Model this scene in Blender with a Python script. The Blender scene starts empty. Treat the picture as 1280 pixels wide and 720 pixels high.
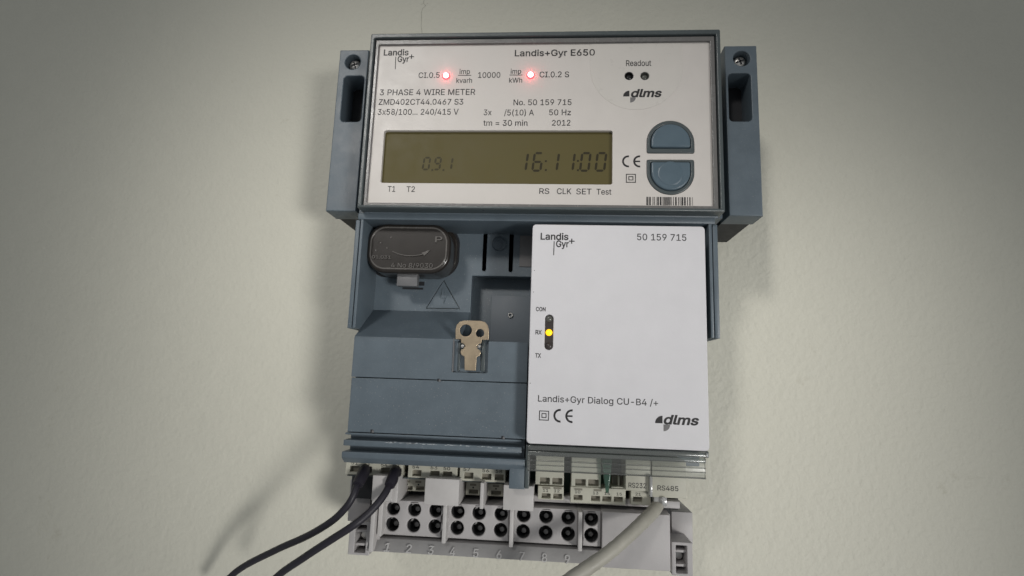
import bpy, bmesh, math, random
from mathutils import Vector, Matrix
from mathutils.geometry import delaunay_2d_cdt
random.seed(7)
S = bpy.context.scene
COL = S.collection
MM = 0.001

# ------------------------------------------------------------------ camera
FPX = 700.0                                   # focal length in pixels of a 1280 px wide frame
PITCH, YAW, ROLL = map(math.radians, (9.27, 4.47, 1.99))
ROT = (Matrix.Rotation(YAW, 3, 'Z') @ Matrix.Rotation(PITCH, 3, 'X')
       @ Matrix(((1, 0, 0), (0, 0, -1), (0, 1, 0))) @ Matrix.Rotation(ROLL, 3, 'Z'))
AXIS = ROT @ Vector((0, 0, -1))
CAM = Vector((0, -78, 0)) - AXIS * (266.0 / AXIS.y)      # mm; view axis meets the face plate at x = z = 0
cam = bpy.data.cameras.new('camera')
cam.sensor_width = 36.0
cam.lens = FPX / 1280 * 36
cam.clip_start = 0.01
cam.clip_end = 50
camo = bpy.data.objects.new('camera', cam)
camo.matrix_world = Matrix.Translation(CAM * MM) @ ROT.to_4x4()
COL.objects.link(camo)
S.camera = camo

# ------------------------------------------------------------------ light
world = bpy.data.worlds.new('World')
S.world = world
world.use_nodes = True
world.node_tree.nodes['Background'].inputs[0].default_value = (0.93, 0.97, 1.0, 1)
world.node_tree.nodes['Background'].inputs[1].default_value = 0.235

def area(name, loc, target, size, power, color, spread):
    l = bpy.data.lights.new(name, 'AREA')
    l.shape = 'RECTANGLE'
    l.size, l.size_y = size
    l.energy = power
    l.color = color
    l.spread = math.radians(spread)
    o = bpy.data.objects.new(name, l)
    o.location = loc
    o.rotation_euler = (Vector(target) - Vector(loc)).to_track_quat('-Z', 'Y').to_euler()
    COL.objects.link(o)
area('key_light', (0.62, -0.85, -0.32), (-0.005, 0, -0.075), (0.42, 0.38), 0.265, (1.0, 0.985, 0.955), 15)  # unseen key lamp at lower right, spread narrowed so the side walls darken
area('fill_light', (-0.45, -1.1, 0.65), (0.0, 0, 0.06), (0.34, 0.28), 0.115, (1.0, 0.965, 0.92), 14)  # added fill lamp, unseen, with its pool kept off the side walls
S.view_settings.view_transform = 'Standard'
S.view_settings.look = 'None'
S.view_settings.gamma = 1
S.view_settings.exposure = 0.0
S.cycles.max_bounces = 8
S.cycles.transparent_max_bounces = 16

# ------------------------------------------------------------------ materials
MATS = {}
def mat(name, base, rough=0.5, metal=0.0, grain=0.25, var=0.06, spec=0.5, bump_scale=2600, emit=None, coat=0.0, dust=0.0, dist=0.0002, scuff=0.0):
    m = bpy.data.materials.new(name)
    m.use_nodes = True
    nt = m.node_tree
    b = nt.nodes['Principled BSDF']
    tc = nt.nodes.new('ShaderNodeTexCoord')
    n1 = nt.nodes.new('ShaderNodeTexNoise')
    n1.inputs['Scale'].default_value = 90
    n1.inputs['Detail'].default_value = 6
    n1.inputs['Roughness'].default_value = 0.7
    nt.links.new(tc.outputs['Object'], n1.inputs['Vector'])
    mr = nt.nodes.new('ShaderNodeMapRange')
    mr.inputs[1].default_value, mr.inputs[2].default_value = 0.3, 0.7
    mr.inputs[3].default_value, mr.inputs[4].default_value = 1 - var, 1 + var
    nt.links.new(n1.outputs['Fac'], mr.inputs[0])
    mx = nt.nodes.new('ShaderNodeVectorMath')
    mx.operation = 'SCALE'
    mx.inputs[0].default_value = base
    nt.links.new(mr.outputs[0], mx.inputs['Scale'])
    src = mx.outputs[0]
    if dust:
        n3 = nt.nodes.new('ShaderNodeTexNoise')
        n3.inputs['Scale'].default_value = 1500
        n3.inputs['Detail'].default_value = 2
        nt.links.new(tc.outputs['Object'], n3.inputs['Vector'])
        r3 = nt.nodes.new('ShaderNodeMapRange')
        r3.inputs[1].default_value, r3.inputs[2].default_value = 0.66, 0.76
        r3.inputs[3].default_value, r3.inputs[4].default_value = 0, dust
        nt.links.new(n3.outputs['Fac'], r3.inputs[0])
        md = nt.nodes.new('ShaderNodeMix')
        md.data_type = 'RGBA'
        nt.links.new(r3.outputs[0], md.inputs['Factor'])
        nt.links.new(src, md.inputs['A'])
        md.inputs['B'].default_value = (0.42, 0.40, 0.37, 1)
        src = md.outputs['Result']
    if scuff:                                    # sparse darker smudges and marks with a shape of their own
        n4 = nt.nodes.new('ShaderNodeTexNoise')
        n4.inputs['Scale'].default_value = 26
        n4.inputs['Detail'].default_value = 9
        n4.inputs['Roughness'].default_value = 0.75
        n4.inputs['Distortion'].default_value = 0.6
        nt.links.new(tc.outputs['Object'], n4.inputs['Vector'])
        r4 = nt.nodes.new('ShaderNodeMapRange')
        r4.inputs[1].default_value, r4.inputs[2].default_value = 0.64, 0.78
        r4.inputs[3].default_value, r4.inputs[4].default_value = 0, scuff
        nt.links.new(n4.outputs['Fac'], r4.inputs[0])
        m4 = nt.nodes.new('ShaderNodeMix')
        m4.data_type = 'RGBA'
        nt.links.new(r4.outputs[0], m4.inputs['Factor'])
        nt.links.new(src, m4.inputs['A'])
        m4.inputs['B'].default_value = (base[0] * .6, base[1] * .57, base[2] * .5, 1)
        src = m4.outputs['Result']
    nt.links.new(src, b.inputs['Base Color'])
    r2 = nt.nodes.new('ShaderNodeMapRange')
    r2.inputs[1].default_value, r2.inputs[2].default_value = 0.3, 0.7
    r2.inputs[3].default_value, r2.inputs[4].default_value = rough - 0.06, rough + 0.08
    nt.links.new(n1.outputs['Fac'], r2.inputs[0])
    nt.links.new(r2.outputs[0], b.inputs['Roughness'])
    b.inputs['Metallic'].default_value = metal
    b.inputs['Specular IOR Level'].default_value = spec
    if coat:
        b.inputs['Coat Weight'].default_value = coat
        b.inputs['Coat Roughness'].default_value = 0.06
    if grain:
        n2 = nt.nodes.new('ShaderNodeTexNoise')
        n2.inputs['Scale'].default_value = bump_scale
        n2.inputs['Detail'].default_value = 3
        nt.links.new(tc.outputs['Object'], n2.inputs['Vector'])
        bp = nt.nodes.new('ShaderNodeBump')
        bp.inputs['Strength'].default_value = grain
        bp.inputs['Distance'].default_value = dist
        nt.links.new(n2.outputs['Fac'], bp.inputs['Height'])
        nt.links.new(bp.outputs[0], b.inputs['Normal'])
    if emit:
        b.inputs['Emission Color'].default_value = (*emit[0], 1)
        b.inputs['Emission Strength'].default_value = emit[1]
    MATS[name] = m
    return m

BLUE = mat('blue_grey_plastic', (0.105, 0.134, 0.158), 0.43, var=0.09, dust=0.42, scuff=0.12)
BLUE2 = mat('blue_grey_button', (0.085, 0.125, 0.155), 0.35)
FRAME = mat('dark_grey_frame', (0.070, 0.085, 0.088), 0.32, dust=0.2)
SMOKE = mat('smoky_inner_frame', (0.16, 0.155, 0.15), 0.25)
BLACK = mat('black_gap', (0.012, 0.013, 0.016), 0.6)
FACE = mat('face_plate_white', (0.61, 0.575, 0.54), 0.4, var=0.02, grain=0.1, scuff=0.1)
WINDOWP = mat('readout_window', (0.61, 0.58, 0.54), 0.3, var=0.015, grain=0.08)
WHITE = mat('module_white', (0.66, 0.65, 0.668), 0.42, var=0.02, grain=0.2, scuff=0.12)
INK = mat('black_ink', (0.012, 0.011, 0.012), 0.5, grain=0)
INKG = mat('grey_ink', (0.16, 0.155, 0.155), 0.5, grain=0)
LCD = mat('lcd_olive', (0.100, 0.083, 0.028), 0.5, var=0.03, grain=0, spec=0.25)
SEGD = mat('lcd_segment', (0.030, 0.025, 0.012), 0.5, grain=0, spec=0.2)
SEGF = mat('lcd_segment_faint', (0.048, 0.041, 0.018), 0.5, grain=0, spec=0.2)
GREY = mat('terminal_grey', (0.425, 0.408, 0.405), 0.5, dust=0.15)
GREYW = mat('terminal_light_grey', (0.50, 0.482, 0.47), 0.45)
LEDGE = mat('terminal_ledge_grey', (0.32, 0.312, 0.308), 0.5, var=0.10, dust=0.25)
NUM = mat('numeral_grey', (0.56, 0.55, 0.54), 0.4)
CREAM = mat('connector_cream', (0.47, 0.46, 0.385), 0.5, dust=0.15)
SOCK = mat('connector_socket', (0.20, 0.185, 0.15), 0.6)
CAPM = mat('smoky_brown_cap', (0.022, 0.018, 0.015), 0.32, coat=0.5, grain=0.05, spec=0.3)
CAPE = mat('cap_emboss_glint', (0.11, 0.102, 0.094), 0.25, coat=0.5, grain=0)  # lighter than the cap: glints on embossing and rim put into the colour
TABM = mat('grey_tab', (0.14, 0.14, 0.145), 0.4)
TABM2 = mat('scuff_glint_plastic', (0.42, 0.45, 0.47), 0.5)
BRASS = mat('nickel_brass', (0.46, 0.37, 0.26), 0.36, metal=0.75, var=0.10)
STEEL = mat('steel', (0.52, 0.51, 0.49), 0.35, metal=0.9, var=0.12)
WIRE = mat('black_wire', (0.016, 0.014, 0.022), 0.5)
CABLE = mat('grey_cable', (0.37, 0.355, 0.305), 0.5, var=0.10, dust=0.1)
HOLE = mat('terminal_hole_grey', (0.045, 0.045, 0.047), 0.4)
CLAMP = mat('dull_clamp_metal', (0.33, 0.32, 0.31), 0.38, metal=0.7, var=0.2)
PCB = mat('green_board', (0.02, 0.06, 0.035), 0.5)
SENSOR = mat('sensor_window', (0.17, 0.165, 0.165), 0.3)
PADG = mat('pale_pad', (0.15, 0.175, 0.20), 0.5)
SLOT = mat('led_slot_brown', (0.045, 0.037, 0.035), 0.3)
LENS = mat('dark_lens', (0.02, 0.02, 0.02), 0.12)
LENSG = mat('grey_lens', (0.10, 0.10, 0.09), 0.15)
RED = mat('red_led', (0.9, 0.1, 0.1), 0.3, grain=0, emit=((1.0, 0.085, 0.11), 34.0))
REDL = mat('red_led_lens', (0.8, 0.12, 0.12), 0.3, grain=0, emit=((1.0, 0.16, 0.18), 0.9))
AMBER = mat('amber_led', (0.9, 0.6, 0.02), 0.3, grain=0, emit=((1.0, 0.50, 0.0), 1.25))
WALLM = mat('wall_paint', (0.655, 0.64, 0.55), 0.6, var=0.02, grain=0.9, bump_scale=330, spec=0.3, dist=0.0006, scuff=0.5)
CRACK = mat('wall_crack', (0.30, 0.29, 0.24), 0.8, grain=0)

def clear_mat(name, tint, milk, milkcol, gloss=0.12):
    m = bpy.data.materials.new(name)
    m.use_nodes = True
    nt = m.node_tree
    nt.nodes.clear()
    out = nt.nodes.new('ShaderNodeOutputMaterial')
    tr = nt.nodes.new('ShaderNodeBsdfTransparent')
    tr.inputs[0].default_value = (*tint, 1)
    df = nt.nodes.new('ShaderNodeBsdfDiffuse')
    df.inputs[0].default_value = (*milkcol, 1)
    gl = nt.nodes.new('ShaderNodeBsdfGlossy')
    gl.inputs['Roughness'].default_value = 0.12
    m1 = nt.nodes.new('ShaderNodeMixShader')
    m1.inputs[0].default_value = milk
    m2 = nt.nodes.new('ShaderNodeMixShader')
    lw = nt.nodes.new('ShaderNodeLayerWeight')
    lw.inputs[0].default_value = gloss
    nt.links.new(lw.outputs['Fresnel'], m2.inputs[0])
    nt.links.new(tr.outputs[0], m1.inputs[1])
    nt.links.new(df.outputs[0], m1.inputs[2])
    nt.links.new(m1.outputs[0], m2.inputs[1])
    nt.links.new(gl.outputs[0], m2.inputs[2])
    nt.links.new(m2.outputs[0], out.inputs[0])
    return m
CLEAR = clear_mat('clear_cover_plastic', (0.95, 0.96, 0.955), 0.12, (0.40, 0.40, 0.39), 0.15)
GREENC = clear_mat('green_clear_plastic', (0.45, 0.66, 0.55), 0.45, (0.10, 0.19, 0.145), 0.3)
MILKY = clear_mat('milky_rail_plastic', (0.84, 0.88, 0.86), 0.30, (0.29, 0.30, 0.295), 0.25)
CLEARW = clear_mat('clear_plug_plastic', (0.95, 0.95, 0.94), 0.5, (0.7, 0.7, 0.69), 0.4)

# ------------------------------------------------------------------ helpers
INV = ROT
def P(px, py, d):
    """x, z (mm) of the point seen at photo pixel px, py on the plane d mm in front of the wall"""
    v = INV @ Vector(((px - 640) / FPX, (360 - py) / FPX, -1))
    t = (-d - CAM.y) / v.y
    q = CAM + v * t
    return q.x, q.z
def X(px, py, d): return P(px, py, d)[0]
def Z(px, py, d): return P(px, py, d)[1]
def R(x0, y0, x1, y1, d):
    """axis-aligned rectangle (x0, z0, x1, z1 in mm) from photo pixel extents"""
    ym, xm = (y0 + y1) / 2, (x0 + x1) / 2
    return X(x0, ym, d), Z(xm, y1, d), X(x1, ym, d), Z(xm, y0, d)

WLOC = {}
def add(name, me, m, parent=None, smooth=40, label=None):
    """link a mesh (in mm, world axes) as one object with its origin at its own centre"""
    vs = me.vertices
    lo = Vector([min(v.co[i] for v in vs) for i in range(3)])
    hi = Vector([max(v.co[i] for v in vs) for i in range(3)])
    c = (lo + hi) / 2
    me.transform(Matrix.Scale(MM, 4) @ Matrix.Translation(-c))
    if smooth:
        me.shade_smooth()
        me.set_sharp_from_angle(angle=math.radians(smooth))
    me.name = name
    o = bpy.data.objects.new(name, me)
    me.materials.clear()
    me.materials.append(m)
    COL.objects.link(o)
    w = c * MM
    WLOC[o.name] = w
    if parent:
        o.parent = parent
        o.location = w - WLOC[parent.name]
    else:
        o.location = w
    if label: o['label'] = label
    return o
def thing(name, label, cat, loc, group=None):
    o = bpy.data.objects.new(name, None)
    o.empty_display_size = 0.02
    COL.objects.link(o)
    o.location = Vector(loc) * MM
    WLOC[o.name] = Vector(loc) * MM
    o['label'] = label
    o['category'] = cat
    if group: o['group'] = group
    return o
def tag(o, label, cat, group=None):
    o['label'] = label
    o['category'] = cat
    if group: o['group'] = group

def finish(bm):
    bmesh.ops.recalc_face_normals(bm, faces=bm.faces)
    me = bpy.data.meshes.new('m')
    bm.to_mesh(me)
    bm.free()
    return me
def boxes(name, lst, m, parent=None, bevel=0.4, label=None):
    """lst of (x0, z0, x1, z1, d0, d1)"""
    bm = bmesh.new()
    for x0, z0, x1, z1, d0, d1 in lst:
        t = bmesh.new()
        bmesh.ops.create_cube(t, size=1)
        for v in t.verts:
            v.co = Vector((x0 + (v.co.x + .5) * (x1 - x0), -(d0 + (.5 - v.co.y) * (d1 - d0)), z0 + (v.co.z + .5) * (z1 - z0)))
        if bevel:
            bmesh.ops.bevel(t, geom=t.edges[:], offset=min(bevel, .4 * min(abs(x1 - x0), abs(z1 - z0), abs(d1 - d0))), segments=2, affect='EDGES', profile=.5)
        bmesh.ops.recalc_face_normals(t, faces=t.faces)
        me = bpy.data.meshes.new('t')
        t.to_mesh(me)
        t.free()
        bm.from_mesh(me)
        bpy.data.meshes.remove(me)
    me = bpy.data.meshes.new('m')
    bm.to_mesh(me)
    bm.free()
    return add(name, me, m, parent, label=label)
def bx(name, px, d0, d1, m, parent=None, bevel=0.4, label=None):
    """one box from photo pixel extents measured on its front face"""
    r = R(*px, d1)
    return boxes(name, [(*r, d0, d1)], m, parent, bevel, label)

def curve_mesh(cu):
    o = bpy.data.objects.new('tmp', cu)
    me = bpy.data.meshes.new_from_object(o)
    bpy.data.objects.remove(o)
    bpy.data.curves.remove(cu)
    return me
def plate(name, loops, d0, d1, m, parent=None, bevel=0.2, label=None, res=2, smooth=40):
    """solid plate from d0 (back) to d1 (front); loops = outline and holes in mm"""
    cu = bpy.data.curves.new('c', 'CURVE')
    cu.dimensions = '2D'
    cu.fill_mode = 'BOTH'
    for lp in loops:
        sp = cu.splines.new('POLY')
        sp.points.add(len(lp) - 1)
        for p, (x, z) in zip(sp.points, lp): p.co = (x, z, 0, 1)
        sp.use_cyclic_u = True
    th = d1 - d0
    cu.extrude = max(th / 2 - bevel, 0.0)
    cu.bevel_depth = bevel
    cu.bevel_resolution = res if bevel else 0
    cu.offset = -bevel
    me = curve_mesh(cu)
    dm = (d0 + d1) / 2
    me.transform(Matrix(((1, 0, 0, 0), (0, 0, -1, -dm), (0, 1, 0, 0), (0, 0, 0, 1))))
    return add(name, me, m, parent, smooth, label)
def rrect(r, rad=1.0, n=6):
    x0, z0, x1, z1 = r
    rad = min(rad, (x1 - x0) / 2 - 1e-3, (z1 - z0) / 2 - 1e-3)
    if rad <= 0: return [(x0, z0), (x1, z0), (x1, z1), (x0, z1)]
    pts = []
    for cx, cz, a in ((x1 - rad, z0 + rad, -90), (x1 - rad, z1 - rad, 0), (x0 + rad, z1 - rad, 90), (x0 + rad, z0 + rad, 180)):
        for i in range(n + 1):
            t = math.radians(a + 90 * i / n)
            pts.append((cx + rad * math.cos(t), cz + rad * math.sin(t)))
    return pts
def circ(c, r, n=32, a0=0, a1=360):
    full = a1 - a0 >= 360
    k = n if full else n + 1
    return [(c[0] + r * math.cos(math.radians(a0 + (a1 - a0) * i / n)), c[1] + r * math.sin(math.radians(a0 + (a1 - a0) * i / n))) for i in range(k)]
def prism(name, prof, x0, x1, m, parent=None, bevel=0.3, label=None):
    """profile [(d, z)...] in mm extruded along x"""
    bm = bmesh.new()
    a = [bm.verts.new((x0, -d, z)) for d, z in prof]
    b = [bm.verts.new((x1, -d, z)) for d, z in prof]
    bm.faces.new(a)
    bm.faces.new(b[::-1])
    n = len(prof)
    for i in range(n): bm.faces.new((a[i], b[i], b[(i + 1) % n], a[(i + 1) % n]))
    if bevel: bmesh.ops.bevel(bm, geom=bm.edges[:], offset=bevel, segments=2, affect='EDGES', profile=.5)
    return add(name, finish(bm), m, parent, label=label)
def lathe(name, c, prof, m, parent=None, n=28, label=None):
    """prof [(r, d)...] turned about the axis through c = (x, z) that points out of the wall"""
    bm = bmesh.new()
    rings = []
    for r, d in prof:
        if r < 1e-6: rings.append([bm.verts.new((c[0], -d, c[1]))])
        else: rings.append([bm.verts.new((c[0] + r * math.cos(2 * math.pi * i / n), -d, c[1] + r * math.sin(2 * math.pi * i / n))) for i in range(n)])
    for A, B in zip(rings, rings[1:]):
        for i in range(n):
            j = (i + 1) % n
            f = [A[i % len(A)], A[j % len(A)], B[j % len(B)], B[i % len(B)]]
            u = []
            for v in f:
                if v not in u: u.append(v)
            if len(u) > 2: bm.faces.new(u)
    return add(name, finish(bm), m, parent, label=label)
def tube(name, pts, rad, m, parent=None, n=16, sub=8, label=None, bump=0.0):
    """smooth tube through pts (mm); rad a number or one per point"""
    if not hasattr(rad, '__len__'): rad = [rad] * len(pts)
    V = [Vector(p) for p in pts]
    path, rr = [], []
    for i in range(len(V) - 1):
        p0, p1, p2, p3 = V[max(i - 1, 0)], V[i], V[i + 1], V[min(i + 2, len(V) - 1)]
        for k in range(sub):
            t = k / sub
            path.append(.5 * ((2 * p1) + (p2 - p0) * t + (2 * p0 - 5 * p1 + 4 * p2 - p3) * t * t + (3 * p1 - p0 - 3 * p2 + p3) * t ** 3))
            rr.append(rad[i] + (rad[i + 1] - rad[i]) * t)
    path.append(V[-1]); rr.append(rad[-1])
    bm = bmesh.new()
    rings = []
    up = Vector((0, 1, 0))
    for i, p in enumerate(path):
        tg = (path[min(i + 1, len(path) - 1)] - path[max(i - 1, 0)]).normalized()
        s = tg.cross(up).normalized()
        u = s.cross(tg)
        w = 1 + bump * math.sin(i * 1.7) * random.random()
        rings.append([bm.verts.new(p + (s * math.cos(a) + u * math.sin(a)) * rr[i] * w) for a in [2 * math.pi * j / n for j in range(n)]])
    for A, B in zip(rings, rings[1:]):
        for j in range(n): bm.faces.new((A[j], A[(j + 1) % n], B[(j + 1) % n], B[j]))
    bm.faces.new(rings[0][::-1]); bm.faces.new(rings[-1])
    return add(name, finish(bm), m, parent, 50, label)

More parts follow.
